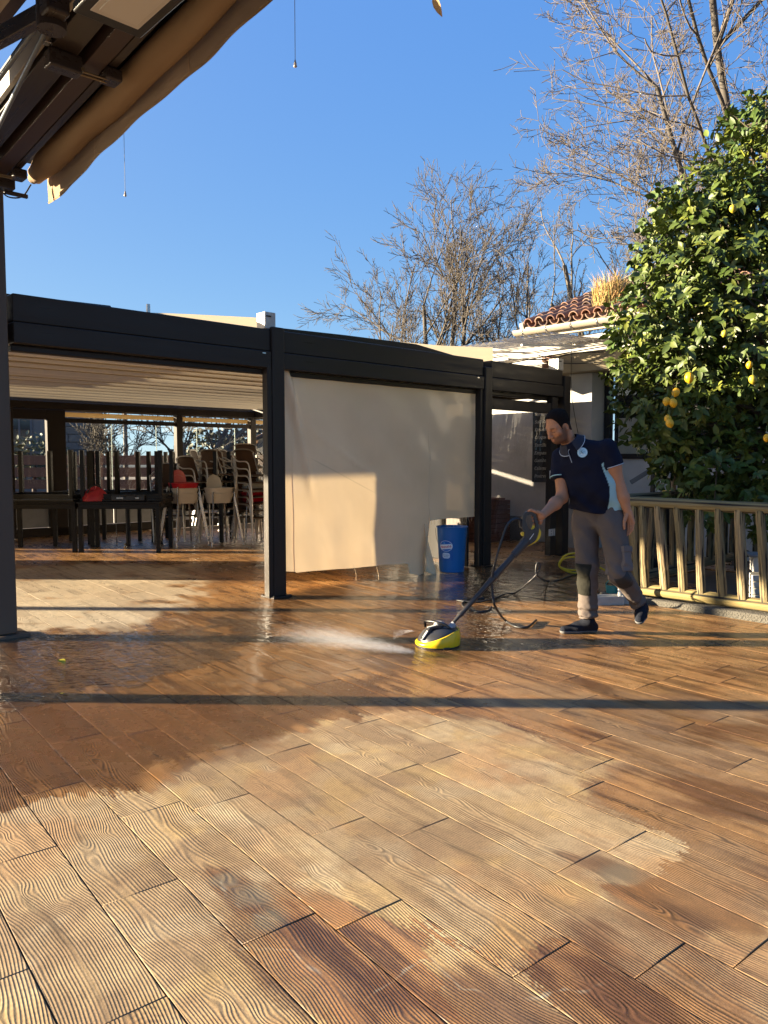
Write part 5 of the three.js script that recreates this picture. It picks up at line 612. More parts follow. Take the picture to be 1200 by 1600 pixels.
// ---------------------------------------------------------------- the man: bodies meshed from smooth distance fields
const cap = (a, b, ra, rb = ra) => ({ a, b, ra, rb, d: b.clone().sub(a), l2: Math.max(1e-9, b.distanceToSquared(a)) });
function capD(c, x, y, z) { const px = x - c.a.x, py = y - c.a.y, pz = z - c.a.z, t = clamp((px * c.d.x + py * c.d.y + pz * c.d.z) / c.l2), ex = px - c.d.x * t, ey = py - c.d.y * t, ez = pz - c.d.z * t; return Math.sqrt(ex * ex + ey * ey + ez * ez) - (c.ra + (c.rb - c.ra) * t); }
const smin = (a, b, k) => { const h = Math.max(k - Math.abs(a - b), 0) / k; return Math.min(a, b) - h * h * k * 0.25; };
const capsField = (list, k) => (x, y, z) => { let d = 1e3; for (const c of list) d = smin(d, capD(c, x, y, z), k); return d; };
function mesher(f, mn, mx, h, colour) { // surface nets
  const nx = Math.ceil((mx.x - mn.x) / h) + 1, ny = Math.ceil((mx.y - mn.y) / h) + 1, nz = Math.ceil((mx.z - mn.z) / h) + 1, F = new Float32Array(nx * ny * nz), at = (i, j, k) => (k * ny + j) * nx + i;
  for (let k = 0; k < nz; k++) for (let j = 0; j < ny; j++) for (let i = 0; i < nx; i++) F[at(i, j, k)] = f(mn.x + i * h, mn.y + j * h, mn.z + k * h);
  const id = new Int32Array(nx * ny * nz).fill(-1), P = [], I = [];
  for (let k = 0; k + 1 < nz; k++) for (let j = 0; j + 1 < ny; j++) for (let i = 0; i + 1 < nx; i++) { let n = 0, sx = 0, sy = 0, sz = 0, neg = 0; const c = (a, b, d) => F[at(i + a, j + b, k + d)]; for (let q = 0; q < 8; q++) if (c(q & 1, (q >> 1) & 1, q >> 2) < 0) neg++; if (neg === 0 || neg === 8) continue; for (let q = 0; q < 8; q++) for (const b of [1, 2, 4]) { if (q & b) continue; const r = q | b, v0 = c(q & 1, (q >> 1) & 1, q >> 2), v1 = c(r & 1, (r >> 1) & 1, r >> 2); if ((v0 < 0) === (v1 < 0)) continue; const t = v0 / (v0 - v1); sx += (q & 1) + (b === 1 ? t : 0); sy += ((q >> 1) & 1) + (b === 2 ? t : 0); sz += (q >> 2) + (b === 4 ? t : 0); n++; } id[at(i, j, k)] = P.length / 3; P.push(mn.x + (i + sx / n) * h, mn.y + (j + sy / n) * h, mn.z + (k + sz / n) * h); }
  for (let k = 1; k + 1 < nz; k++) for (let j = 1; j + 1 < ny; j++) for (let i = 1; i + 1 < nx; i++) { const v = F[at(i, j, k)] < 0; const q4 = (a, b, c, d, fl) => { if (a < 0 || b < 0 || c < 0 || d < 0) return; fl ? I.push(a, b, c, a, c, d) : I.push(a, c, b, a, d, c); }; if (v !== F[at(i + 1, j, k)] < 0) q4(id[at(i, j - 1, k - 1)], id[at(i, j, k - 1)], id[at(i, j, k)], id[at(i, j - 1, k)], v); if (v !== F[at(i, j + 1, k)] < 0) q4(id[at(i - 1, j, k - 1)], id[at(i - 1, j, k)], id[at(i, j, k)], id[at(i, j, k - 1)], v); if (v !== F[at(i, j, k + 1)] < 0) q4(id[at(i - 1, j - 1, k)], id[at(i, j - 1, k)], id[at(i, j, k)], id[at(i - 1, j, k)], v); }
  const N = [], e = h * 0.5, U = []; for (let i = 0; i < P.length; i += 3) { const [x, y, z] = [P[i], P[i + 1], P[i + 2]]; const g = V(f(x + e, y, z) - f(x - e, y, z), f(x, y + e, z) - f(x, y - e, z), f(x, y, z + e) - f(x, y, z - e)).normalize(); N.push(g.x, g.y, g.z); U.push(x * 3 + z * 3, y * 3); }
  const g = new THREE.BufferGeometry(); g.setAttribute('position', new THREE.Float32BufferAttribute(P, 3)); g.setAttribute('normal', new THREE.Float32BufferAttribute(N, 3)); g.setAttribute('uv', new THREE.Float32BufferAttribute(U, 2)); g.setIndex(I);
  if (colour) { const cc = []; for (let i = 0; i < P.length; i += 3) cc.push(...colour(P[i], P[i + 1], P[i + 2], N[i], N[i + 1], N[i + 2])); g.setAttribute('color', new THREE.Float32BufferAttribute(cc, 3)); }
  return g;
}
const bound = (list, pad) => { const mn = V(1e3, 1e3, 1e3), mx = V(-1e3, -1e3, -1e3); for (const c of list) for (const p of [c.a, c.b]) { const r = Math.max(c.ra, c.rb) + pad; mn.min(p.clone().subScalar(r)); mx.max(p.clone().addScalar(r)); } return [mn, mx]; };

const GRIP_Z = -5.93;
{
  const ZM = -6.14, J = (x, y, dz = 0) => atZ(x, y, ZM + dz), wl = V(0.83, 0, 0.55), fr = V(-0.55, 0, 0.83); // his left, and the way he faces
  const off = (p, a, b = 0) => p.clone().addScaledVector(wl, a).addScaledVector(fr, b);
  const neck = J(897, 698), chest = J(913, 727), belly = J(927, 760), pelvis = J(934, 800), shR = J(878, 713, -0.13), elR = J(878.5, 777, -0.02), wrR = atZ(847, 805.5, GRIP_Z - 0.005), shL = J(949, 702, 0.12), elL = J(968, 762, 0.13), wrL = J(981, 800, 0.16);
  const hipR = J(915, 818, -0.06), knR = J(918, 890, 0.03), anR = J(919, 967, 0.0), hipL = J(956, 818, 0.08), knL = J(969, 897, 0.20), anL = J(1000, 945, 0.0);
  const man = thing('person', 'man in navy polo shirt and grey work trousers walking with a pressure washer lance', 'person', V(0, 0, 0));
  const skinC = [0.43, 0.195, 0.098];
  // head frame
  const fz = V(-0.78, -0.47, 0.42).normalize(), uy = UP.clone().addScaledVector(fz, -UP.dot(fz)).add(V(0.0, 0, 0)).normalize(), rx = uy.clone().cross(fz), hc = J(872.5, 667, 0.03);
  const toHead = (p) => { const q = p.clone().sub(hc); return [q.dot(rx), q.dot(uy), q.dot(fz)]; };
  const fromHead = (x, y, z) => hc.clone().addScaledVector(rx, x).addScaledVector(uy, y).addScaledVector(fz, z);
  const ell = (x, y, z, cx, cy, cz, ax, ay, az) => { const k0 = Math.hypot((x - cx) / ax, (y - cy) / ay, (z - cz) / az), k1 = Math.hypot((x - cx) / (ax * ax), (y - cy) / (ay * ay), (z - cz) / (az * az)); return k0 * (k0 - 1) / Math.max(k1, 1e-6); };
  const cp3 = (x, y, z, a, b, ra, rb) => { const dx = b[0] - a[0], dy = b[1] - a[1], dz = b[2] - a[2], t = clamp(((x - a[0]) * dx + (y - a[1]) * dy + (z - a[2]) * dz) / (dx * dx + dy * dy + dz * dz)); return Math.hypot(x - a[0] - dx * t, y - a[1] - dy * t, z - a[2] - dz * t) - (ra + (rb - ra) * t); };
  const smax = (a, b, k) => -smin(-a, -b, k);
  const headL = (x, y, z) => { const X = Math.abs(x);
    let d = ell(x, y, z, 0, 0.045, -0.012, 0.078, 0.088, 0.098); d = smin(d, ell(x, y, z, 0, -0.03, 0.028, 0.064, 0.078, 0.068), 0.05); d = smin(d, ell(x, y, z, 0, -0.085, 0.052, 0.040, 0.034, 0.040), 0.04); d = smin(d, cp3(X, y, z, [0.052, -0.03, 0.0], [0.038, -0.082, 0.035], 0.022, 0.022), 0.03);
    d = smin(d, cp3(X, y, z, [0.014, 0.026, 0.086], [0.050, 0.024, 0.066], 0.014, 0.012), 0.02); d = smin(d, ell(X, y, z, 0.045, -0.02, 0.060, 0.024, 0.018, 0.02), 0.025);
    d = smax(d, -ell(X, y, z, 0.033, 0.004, 0.098, 0.019, 0.012, 0.016), 0.012); d = smin(d, ell(X, y, z, 0.033, 0.002, 0.077, 0.0165, 0.0125, 0.014), 0.004);
    d = smin(d, cp3(x, y, z, [0, 0.018, 0.090], [0, -0.034, 0.117], 0.010, 0.0145), 0.014); d = smin(d, ell(X, y, z, 0.0145, -0.037, 0.104, 0.011, 0.009, 0.013), 0.008);
    d = smin(d, ell(x, y, z, 0, -0.064, 0.088, 0.026, 0.0075, 0.013), 0.006); d = smin(d, ell(x, y, z, 0, -0.0765, 0.086, 0.023, 0.008, 0.013), 0.006);
    const e1 = ell(X, y, z, 0.080, -0.005, -0.012, 0.010, 0.034, 0.021), e2 = ell(X, y, z, 0.088, -0.002, -0.006, 0.006, 0.022, 0.012); d = smin(d, smax(e1, -e2, 0.006), 0.006);
    d = smin(d, cp3(x, y, z, [0, -0.03, -0.035], [0, -0.19, -0.045], 0.058, 0.064), 0.035); return d; };
  const headCol = (wx, wy, wz) => { const [x, y, z] = toHead(V(wx, wy, wz)), X = Math.abs(x), c = [...skinC]; const n = fbm(wx * 120, wy * 120, 2) - 0.5; const t = 1 + 0.12 * n; c[0] *= t; c[1] *= t; c[2] *= t;
    const beard = Math.max(sstep(-0.045, -0.068, y - (X - 0.02) * 0.35 + n * 0.012) * sstep(-0.02, 0.01, z), sstep(0.052, 0.062, X) * sstep(0.02, -0.01, y) * sstep(-0.01, 0.01, z) * sstep(0.06, 0.03, z)) * (y > -0.14 ? 1 : 0) * (1 - Math.exp(-Math.pow(X / 0.022, 2) - Math.pow((y + 0.070) / 0.010, 2)));
    lerp3(c, [0.055, 0.030, 0.022], clamp(beard) * 0.78); const lip = Math.exp(-Math.pow(X / 0.02, 2) - Math.pow((y + 0.0715) / 0.008, 2)) * (z > 0.08 ? 1 : 0); lerp3(c, [0.30, 0.10, 0.075], lip * 0.8); lerp3(c, [0.09, 0.03, 0.022], Math.exp(-Math.pow(X / 0.024, 2) - Math.pow((y + 0.0705) / 0.0022, 2)) * (z > 0.08 ? 0.8 : 0));
    const mous = Math.exp(-Math.pow(X / 0.026, 4) - Math.pow((y + 0.053) / 0.006, 2)) * (z > 0.08 ? 1 : 0); lerp3(c, [0.06, 0.033, 0.024], mous * 0.75);
    const brow = Math.exp(-Math.pow((X - 0.034) / 0.019, 4) - Math.pow((y - 0.027 + (X - 0.034) * 0.12) / 0.0048, 2)) * (z > 0.05 ? 1 : 0); lerp3(c, [0.018, 0.012, 0.010], brow * 0.95);
    const lash = Math.exp(-Math.pow((X - 0.033) / 0.014, 4) - Math.pow((y + 0.0055 - 40 * 0.1 * Math.pow(X - 0.033, 2)) / 0.0028, 2)) * (z > 0.06 ? 1 : 0); lerp3(c, [0.02, 0.014, 0.012], lash * 0.9); const nos = Math.exp(-Math.pow((X - 0.009) / 0.005, 2) - Math.pow((y + 0.046) / 0.004, 2)) * (z > 0.09 ? 1 : 0); lerp3(c, [0.06, 0.025, 0.02], nos * 0.8); return c; };
  const boxOf = (pts, r) => { const mn = V(1e3, 1e3, 1e3), mx = V(-1e3, -1e3, -1e3); pts.forEach((p) => { mn.min(p); mx.max(p); }); return [mn.subScalar(r), mx.addScalar(r)]; };
  const [h0, h1] = boxOf([hc.clone(), fromHead(0, -0.14, -0.04)], 0.145);
  const neckEnd = fromHead(0, -0.19, -0.045);
  const headField = (x, y, z) => { const q = V(x, y, z); const [a, b, c] = toHead(q); return headL(a, b, c); };
  const headG = mesher(headField, h0, h1, 0.0035, headCol);
  // body under the clothes and bare arms, one continuous field
  const armR = [cap(shR, shR.clone().lerp(elR, 0.45), 0.058, 0.060), cap(shR.clone().lerp(elR, 0.45), elR, 0.060, 0.046), cap(elR, elR.clone().lerp(wrR, 0.35), 0.046, 0.049), cap(elR.clone().lerp(wrR, 0.35), wrR, 0.049, 0.030)];
  const armL = [cap(shL, shL.clone().lerp(elL, 0.45), 0.062, 0.062), cap(shL.clone().lerp(elL, 0.45), elL, 0.062, 0.045), cap(elL, elL.clone().lerp(wrL, 0.38), 0.045, 0.047), cap(elL.clone().lerp(wrL, 0.38), wrL, 0.047, 0.030)];
  const torsoIn = [cap(off(chest, -0.08), off(belly, -0.055), 0.10, 0.10), cap(off(chest, 0.08), off(belly, 0.055), 0.10, 0.10), cap(off(belly, -0.05), off(pelvis, -0.075), 0.09, 0.07), cap(off(belly, 0.05), off(pelvis, 0.075), 0.09, 0.07), cap(shR, neck, 0.05, 0.06), cap(shL, neck, 0.05, 0.06), cap(neck, chest, 0.06, 0.11), cap(neck, neckEnd, 0.06, 0.056)];
  const legsIn = [cap(hipR, knR, 0.08, 0.05), cap(knR, anR, 0.05, 0.035), cap(hipL, knL, 0.08, 0.05), cap(knL, anL, 0.05, 0.036), cap(pelvis, hipR, 0.07, 0.07), cap(pelvis, hipL, 0.07, 0.07)];
  const bodyCol = (x, y, z) => { const n = 1 + 0.10 * (fbm(x * 60, y * 60 + z * 30, 3) - 0.5); return [skinC[0] * n, skinC[1] * n, skinC[2] * n]; };
  const allIn = [...armR, ...armL, ...torsoIn, ...legsIn], [b0, b1] = bound(allIn, 0.03); const bodyG = mesher(capsField(allIn, 0.03), b0, b1, 0.012, bodyCol);
  // right hand closed round the lance handle
  const g0 = atZ(834, 800, GRIP_Z), g1 = atZ(839, 823, GRIP_Z), gAx = g1.clone().sub(g0).normalize(), gR = V(1, 0, 0).addScaledVector(gAx, -gAx.x).normalize(), gB = gAx.clone().cross(gR).normalize(); if (gB.z > 0) gB.negate();
  const around = (c, r, a) => c.clone().addScaledVector(gR, r * Math.cos(a)).addScaledVector(gB, r * Math.sin(a));
  const hR = [cap(wrR, wrR.clone().add(V(-0.018, 0.004, 0.0)), 0.028, 0.027)];
  const mid = g0.clone().lerp(g1, 0.42); hR.push(cap(wrR, around(mid, 0.040, 0.1), 0.027, 0.024));
  for (let i = 0; i < 4; i++) { const c = g0.clone().lerp(g1, 0.10 + 0.235 * i), r = 0.0275, fr_ = [0.0088, 0.0092, 0.0088, 0.0078][i], A = [0.15, 1.1, 2.15, 3.1 + (i === 0 ? 0.35 : 0.5)]; hR.push(cap(around(mid.clone().lerp(c, 0.75), 0.038, 0.1), around(c, r + 0.006, A[0]), 0.019, 0.013)); for (let k = 0; k < 3; k++) hR.push(cap(around(c, r, A[k]), around(c, r - (k === 2 ? 0.003 : 0), A[k + 1]), fr_ * (1.12 - 0.07 * k), fr_ * (1.05 - 0.09 * k))); }
  hR.push(cap(wrR.clone().add(V(-0.01, 0.015, 0.012)), atZ(836.5, 799.5, GRIP_Z + 0.022), 0.019, 0.0125), cap(atZ(836.5, 799.5, GRIP_Z + 0.022), atZ(829.5, 797, GRIP_Z + 0.02), 0.0118, 0.0105), cap(atZ(829.5, 797, GRIP_Z + 0.02), atZ(825.5, 798.5, GRIP_Z + 0.016), 0.0105, 0.009));
  hR.push(cap(wrR.clone().lerp(elR, 0.25), wrR, 0.035, 0.0295)); const [r0, r1] = bound(hR, 0.01); const handRG = mesher(capsField(hR, 0.006), r0, r1, 0.003, bodyCol);
  // left hand hanging, half open
  const hL = [], kn = J(984, 818, 0.17); const ac = V(0.72, 0.0, 0.69); hL.push(cap(wrL.clone().lerp(elL, 0.25), wrL, 0.036, 0.029));
  for (let i = 0; i < 4; i++) { const o = (i - 1.5) * 0.0205, base = kn.clone().addScaledVector(ac, o).add(V(0, [0.004, 0, 0.002, 0.01][i], 0)); hL.push(cap(wrL.clone().addScaledVector(ac, o * 0.55), base, 0.021, 0.0128)); const L = [0.040, 0.045, 0.042, 0.033][i], r = [0.0092, 0.0095, 0.009, 0.008][i]; const d1 = V(0.02 - 0.05 * i, -1, 0.12).normalize(), d2 = V(-0.22, -1, 0.2).normalize(), d3 = V(-0.5, -0.9, 0.22).normalize(); const p1 = base.clone().addScaledVector(d1, L), p2 = p1.clone().addScaledVector(d2, L * 0.66), p3 = p2.clone().addScaledVector(d3, L * 0.5); hL.push(cap(base, p1, r * 1.12, r * 1.02), cap(p1, p2, r, r * 0.92), cap(p2, p3, r * 0.92, r * 0.8)); }
  { const t0 = wrL.clone().add(V(-0.015, -0.025, 0.015)), t1 = t0.clone().add(V(-0.022, -0.045, 0.02)), t2 = t1.clone().add(V(-0.003, -0.034, 0.008)), t3 = t2.clone().add(V(0.002, -0.024, 0.002)); hL.push(cap(t0, t1, 0.019, 0.013), cap(t1, t2, 0.0118, 0.0105), cap(t2, t3, 0.0105, 0.0085)); }
  const [l0, l1] = bound(hL, 0.01); const handLG = mesher(capsField(hL, 0.006), l0, l1, 0.003, bodyCol);
  const skin = phy(1, 1, 1, 0.52, { vertexColors: true, specularIntensity: 0.6 });
  part(man, 'body', [bodyG, headG, handRG, handLG], skin);
  part(man, 'ring', new THREE.TorusGeometry(0.0105, 0.0022, 6, 16).rotateX(Math.PI / 2 - 0.15).translate(...kn.clone().addScaledVector(ac, 0.0105).add(V(-0.0, -0.022, 0.004)).toArray()), std(0.8, 0.7, 0.4, 0.2, { metalness: 1 }));
  // hair, short at the sides
  const hairL = (x, y, z) => { const X = Math.abs(x); let d = headL(x, y, z) - 0.0035 - 0.0075 * sstep(0.05, 0.115, y); d += 0.006 * (fbm(x * 190 + 9, z * 190 + y * 90, 2) - 0.5); const line = 0.072 - 0.35 * Math.max(0, 0.05 - z) * 1.0 - 0.02 * sstep(0.05, 0.075, X); d = Math.max(d, (0.104 + 0.010 * sstep(0.02, 0.05, X) * sstep(0.05, 0.08, z) - 0.120 * sstep(0.066, 0.022, z) - 0.05 * sstep(0.0, -0.08, z) - y) * 0.8); d = smax(d, -ell(X, y, z, 0.08, -0.01, 0.0, 0.03, 0.035, 0.026), 0.006); return d; };
  part(man, 'hair', mesher((x, y, z) => { const [a, b, c] = toHead(V(x, y, z)); return hairL(a, b, c); }, h0, h1, 0.0035, (x, y, z) => { const [a, b] = toHead(V(x, y, z)); const t = sstep(-0.06, 0.03, b); return [mix(0.060, 0.012, t), mix(0.033, 0.008, t), mix(0.022, 0.006, t)]; }), phy(1, 1, 1, 0.85, { vertexColors: true, specularIntensity: 0.15 }));
  // polo shirt
  const torso = [cap(off(chest, -0.098, 0.008), off(belly, -0.072, 0.018), 0.112, 0.122), cap(off(chest, 0.098, 0.008), off(belly, 0.072, 0.018), 0.112, 0.122), cap(off(belly, -0.07, 0.018), off(pelvis, -0.088, 0.0), 0.122, 0.122), cap(off(belly, 0.07, 0.018), off(pelvis, 0.088, 0.0), 0.122, 0.122), cap(off(belly, 0, 0.03), off(pelvis, 0, 0.02), 0.118, 0.118), cap(shR.clone().add(V(0.01, -0.005, 0)), neck, 0.066, 0.066), cap(shL.clone().add(V(-0.01, -0.01, 0)), neck, 0.068, 0.066), cap(neck, chest, 0.068, 0.12)];
  const slR1 = shR.clone().lerp(elR, 0.50).add(V(-0.012, 0, 0)), slL1 = shL.clone().lerp(elL, 0.36).add(V(0.002, 0, 0));
  const slv = [cap(shR, slR1, 0.076, 0.084), cap(shL, slL1, 0.082, 0.086)], dR = elR.clone().sub(shR).normalize(), dL = elL.clone().sub(shL).normalize();
  const tF = capsField(torso, 0.06), hemN = V(-0.10, -1, 0.0).normalize(), hemP = J(934, 801), nUp = hc.clone().sub(chest).normalize(), nAx = nUp.clone().negate(), hole = cap(neck.clone().addScaledVector(nUp, 0.045), neck.clone().addScaledVector(nUp, 0.3), 0.060);
  const wr = (x, y, z) => { const a = x * 0.83 + z * 0.55, t = (y - 0.9) * 1; return 0.012 * Math.sin(y * 34 + a * 26 + 4 * vnoise(x * 6, y * 6)) * sstep(1.30, 0.98, y) + 0.022 * (fbm(a * 7 + 3, y * 8 + z * 5, 3) - 0.5) + 0.006 * Math.sin(a * 44 - y * 30) * sstep(1.25, 1.05, y); };
  const sleeveD = (x, y, z, i) => { const P = i ? slL1 : slR1, d = i ? dL : dR; const c = capD(slv[i], x, y, z) + 0.006 * (fbm(x * 14, y * 14 + z * 9, 2) - 0.5); return Math.max(c, ((x - P.x) * d.x + (y - P.y) * d.y + (z - P.z) * d.z) - 0.028); };
  const shirtF = (x, y, z) => { let d = tF(x, y, z); d = smin(d, sleeveD(x, y, z, 0), 0.035); d = smin(d, sleeveD(x, y, z, 1), 0.028); d += wr(x, y, z); d = Math.max(d, (x - hemP.x) * hemN.x + (y - hemP.y) * hemN.y + (z - hemP.z) * hemN.z + 0.006 * Math.sin(x * 18)); return smax(d, -capD(hole, x, y, z), 0.008); };
  const navy = [0.009, 0.0105, 0.023], teal = [0.33, 0.52, 0.52]; const [s0, s1] = bound([...torso, ...slv], 0.03);
  const seamA = J(934, 712, 0.2), knit = tex(64, 64, (i, j) => { const v = 0.5 + 0.5 * Math.sin(i / 64 * Math.PI * 16) * Math.sin(j / 64 * Math.PI * 16); return [v, v, v]; }, { repeat: [12, 12] });
  // the pale panel runs down his left side from the armpit to the hem
  const sidePanel = (x, y, z) => { const q = V(x, y, z), c = y > belly.y ? chest.clone().lerp(belly, clamp((chest.y - y) / (chest.y - belly.y))) : belly.clone().lerp(pelvis, clamp((belly.y - y) / (belly.y - pelvis.y))); const r = q.sub(c), a = r.dot(wl), b = r.dot(fr); const ang = Math.atan2(b, a); const t = clamp((shL.y - 0.03 - y) / 0.42); return { ang, hi: mix(0.42, 0.72, t), lo: -0.6, a, below: y < shL.y - 0.045 }; };
  const shirt = part(man, 'polo_shirt', mesher(shirtF, s0, s1, 0.0075, (x, y, z) => { const inArm = capD(slv[1], x, y, z) < 0.012 && sleeveD(x, y, z, 1) < tF(x, y, z) + 0.004; const p = sidePanel(x, y, z); if (!inArm && p.below && p.a > 0.05 && p.ang < p.hi && p.ang > p.lo) return teal; return navy; }), phy(1, 1, 1, 0.85, { vertexColors: true, bumpMap: knit, bumpScale: 0.001, specularIntensity: 0.25 }));
  const hug = (f, p, dir) => { const q = p.clone(); for (let k = 0; k < 60; k++) { const d = f(q.x, q.y, q.z); if (Math.abs(d) < 0.0008) break; q.addScaledVector(dir, d * 0.8); } return q; };
  const shirtAt = (x, y) => { const d = ray(x, y).normalize(), q = EYE.clone().addScaledVector(d, 5.4); for (let k = 0; k < 120; k++) { const t = shirtF(q.x, q.y, q.z); if (t < 0.001) return q; q.addScaledVector(d, Math.max(0.001, t * 0.7)); } return q; };
  const trim = std(0.48, 0.55, 0.62, 0.7);
  const line = (pts, r, nm, m) => part(shirt, nm, pipe(pts.map(([x, y]) => { const q = shirtAt(x, y); return q.addScaledVector(q.clone().sub(EYE).normalize(), -0.003); }), r, pts.length * 8, 6), m);
  line([[889.5, 702], [888, 706], [890.5, 714], [893.5, 723]], 0.0022, 'placket_piping', trim);
  const cuff = (c, d, R, nm, m, wd) => { const u = d.clone().cross(V(0.3, 0.1, 1)).normalize(), v = d.clone().cross(u), pts = []; for (let k = 0; k < 28; k++) { const a = k / 28 * Math.PI * 2, dir = u.clone().multiplyScalar(Math.cos(a)).addScaledVector(v, Math.sin(a)); const q = c.clone().addScaledVector(dir, R); for (let j = 0; j < 40; j++) { const t = shirtF(q.x, q.y, q.z); if (Math.abs(t) < 0.0006) break; q.addScaledVector(dir, -t * 0.8); if (q.distanceTo(c) > 0.15 || q.distanceTo(c) < 0.03) break; } pts.push(q); } const ok = pts.map((q) => tF(q.x, q.y, q.z) > 0.014); const st = ok.findIndex((v, i) => v && !ok[(i + 27) % 28]); if (st < 0) { part(shirt, nm, pipe(pts, wd, 90, 6, true), m); return; } const run = []; for (let k = 0; k < 28 && ok[(st + k) % 28]; k++) run.push(pts[(st + k) % 28]); if (run.length > 3) part(shirt, nm, pipe(run, wd, run.length * 4, 6), m); };
  cuff(slR1.clone().addScaledVector(dR, 0.010), dR, 0.085, 'cuff_band', std(...teal, 0.7), 0.0042); cuff(slL1.clone().addScaledVector(dL, 0.024), dL, 0.085, 'cuff_piping', trim, 0.0028);
  // collar: a stand-and-fall band round the neck, open at the front
  { const u = nAx.clone().cross(fr).normalize(), f2 = u.clone().cross(nAx).normalize(); if (f2.dot(fr) < 0) f2.negate(); const cc = neck.clone().addScaledVector(nUp, 0.035); const ringP = (a, k) => { const open = 0.30, t = mix(open, Math.PI * 2 - open, a), front = Math.cos(t); const R = mix(0.066, 0.104, k) + 0.012 * Math.max(0, front) * k; return cc.clone().addScaledVector(f2, R * Math.cos(t) + 0.006).addScaledVector(u, R * Math.sin(t) * 1.12).addScaledVector(nAx, mix(-0.042, 0.004, k) + (0.02 + 0.03 * k) * Math.max(0, front)); };
    part(shirt, 'collar', [surf(40, 5, (a, k) => ringP(a, k))], std(...navy, 0.8)); part(shirt, 'collar_piping', pipe(Array.from({ length: 30 }, (_, i) => ringP(i / 29, 1)), 0.0022, 80, 5), trim); }
  // badge on the left breast
  { const c = shirtAt(910, 707), e = 0.006, n = V(shirtF(c.x + e, c.y, c.z) - shirtF(c.x - e, c.y, c.z), shirtF(c.x, c.y + e, c.z) - shirtF(c.x, c.y - e, c.z), shirtF(c.x, c.y, c.z + e) - shirtF(c.x, c.y, c.z - e)).normalize(); const cv = document.createElement('canvas'); cv.width = cv.height = 256; const x = cv.getContext('2d'); x.fillStyle = '#8fc0dc'; x.fillRect(0, 0, 256, 256); x.strokeStyle = '#d5e7f0'; x.lineWidth = 8; x.beginPath(); x.arc(128, 128, 104, 0, 7); x.stroke(); x.lineWidth = 5; for (let k = 0; k < 5; k++) { x.beginPath(); x.arc(128 + 20, 132, 26 + k * 11, 0.6, 2.6 + k * 0.3); x.stroke(); } x.fillStyle = '#14263e'; x.font = 'bold italic 100px serif'; x.fillText('S', 66, 152); x.fillStyle = '#2c5c86'; x.font = 'bold italic 88px serif'; x.fillText('C', 118, 168); const t = new THREE.CanvasTexture(cv); t.colorSpace = THREE.SRGBColorSpace; const up2 = UP.clone().addScaledVector(n, -n.y).normalize(), rt = up2.clone().cross(n).normalize(); const R = 0.039; const g = new THREE.CircleGeometry(R, 36), p = g.attributes.position; for (let i = 0; i < p.count; i++) { const q = c.clone().addScaledVector(rt, p.getX(i)).addScaledVector(up2, p.getY(i)); const s = hug(shirtF, q.addScaledVector(n, 0.02), n.clone().negate()); s.addScaledVector(n, 0.0025); p.setXYZ(i, s.x, s.y, s.z); } g.computeVertexNormals(); part(shirt, 'badge', g, new THREE.MeshStandardMaterial({ map: t, roughness: 0.7, side: THREE.DoubleSide })); }
  // trousers
  const trs = [cap(off(pelvis, -0.085, -0.005), hipR, 0.118, 0.108), cap(off(pelvis, 0.085, -0.005), hipL, 0.118, 0.112), cap(off(pelvis, -0.07).add(V(0, 0.06, 0)), off(pelvis, 0.07).add(V(0, 0.06, 0)), 0.108, 0.108), cap(off(pelvis, 0, 0.03).add(V(0, 0.05, 0)), hipR.clone().lerp(hipL, 0.5).add(V(0, 0.02, 0)), 0.11, 0.09), cap(hipR, knR, 0.112, 0.082), cap(knR, anR.clone().add(V(0, 0.01, 0)), 0.080, 0.074), cap(hipL, knL, 0.118, 0.084), cap(knL, anL.clone().lerp(knL, 0.04), 0.080, 0.060)];
  const legD = anL.clone().sub(knL).normalize();
  const bunch = (x, y, z, s) => 0.011 * Math.sin(s * 95 + 5 * vnoise(x * 18, z * 18)) ;
  const trF0 = capsField(trs, 0.03); const shin = (p, a, b) => { const d = b.clone().sub(a); return clamp(((p.x - a.x) * d.x + (p.y - a.y) * d.y + (p.z - a.z) * d.z) / d.lengthSq(), 0, 1.2); };
  const trF = (x, y, z) => { let d = trF0(x, y, z) + 0.012 * (fbm(x * 8 + 3, y * 14 + z * 6, 3) - 0.5); const p = { x, y, z }; const isL = x > mix(1.72, 1.78, clamp(y)); const s = isL ? shin(p, knL, anL) : shin(p, knR, anR), th = isL ? shin(p, hipL, knL) : shin(p, hipR, knR); d += sstep(0.55, 0.95, s) * bunch(x, y, z, s * 0.4) * (y < 0.55 ? 1 : 0); d += 0.011 * (fbm(x * 13 + 3, y * 9 + z * 7, 3) - 0.5) + 0.006 * Math.sin(y * 40 + x * 38 + z * 20 + 3 * vnoise(x * 9, y * 9)) * (0.4 + sstep(0.25, 0.0, Math.abs(th - 1))); d = Math.max(d, -(y - anR.y - 0.012 + (x - anR.x) * -0.15) * (isL ? -1 : 1) - (isL ? 10 : 0)); if (isL) d = Math.max(d, (x - anL.x) * legD.x + (y - anL.y) * legD.y + (z - anL.z) * legD.z - 0.0); return d; };
  const [t0, t1] = bound(trs, 0.03); const grey = [0.108, 0.087, 0.076];
  const twill = phy(1, 1, 1, 0.9, { specularIntensity: 0.25, vertexColors: true, bumpMap: grainBump, bumpScale: 0.0012 });
  const trousers = part(man, 'trousers', mesher(trF, t0, t1, 0.008, (x, y, z) => { const n = 1 + 0.16 * (fbm(x * 9, y * 9 + z * 4, 3) - 0.5); return grey.map((c) => c * n); }), twill);
  const padM = phy(0.022, 0.021, 0.016, 0.85, { bumpMap: grainBump, bumpScale: 0.002, specularIntensity: 0.2 });
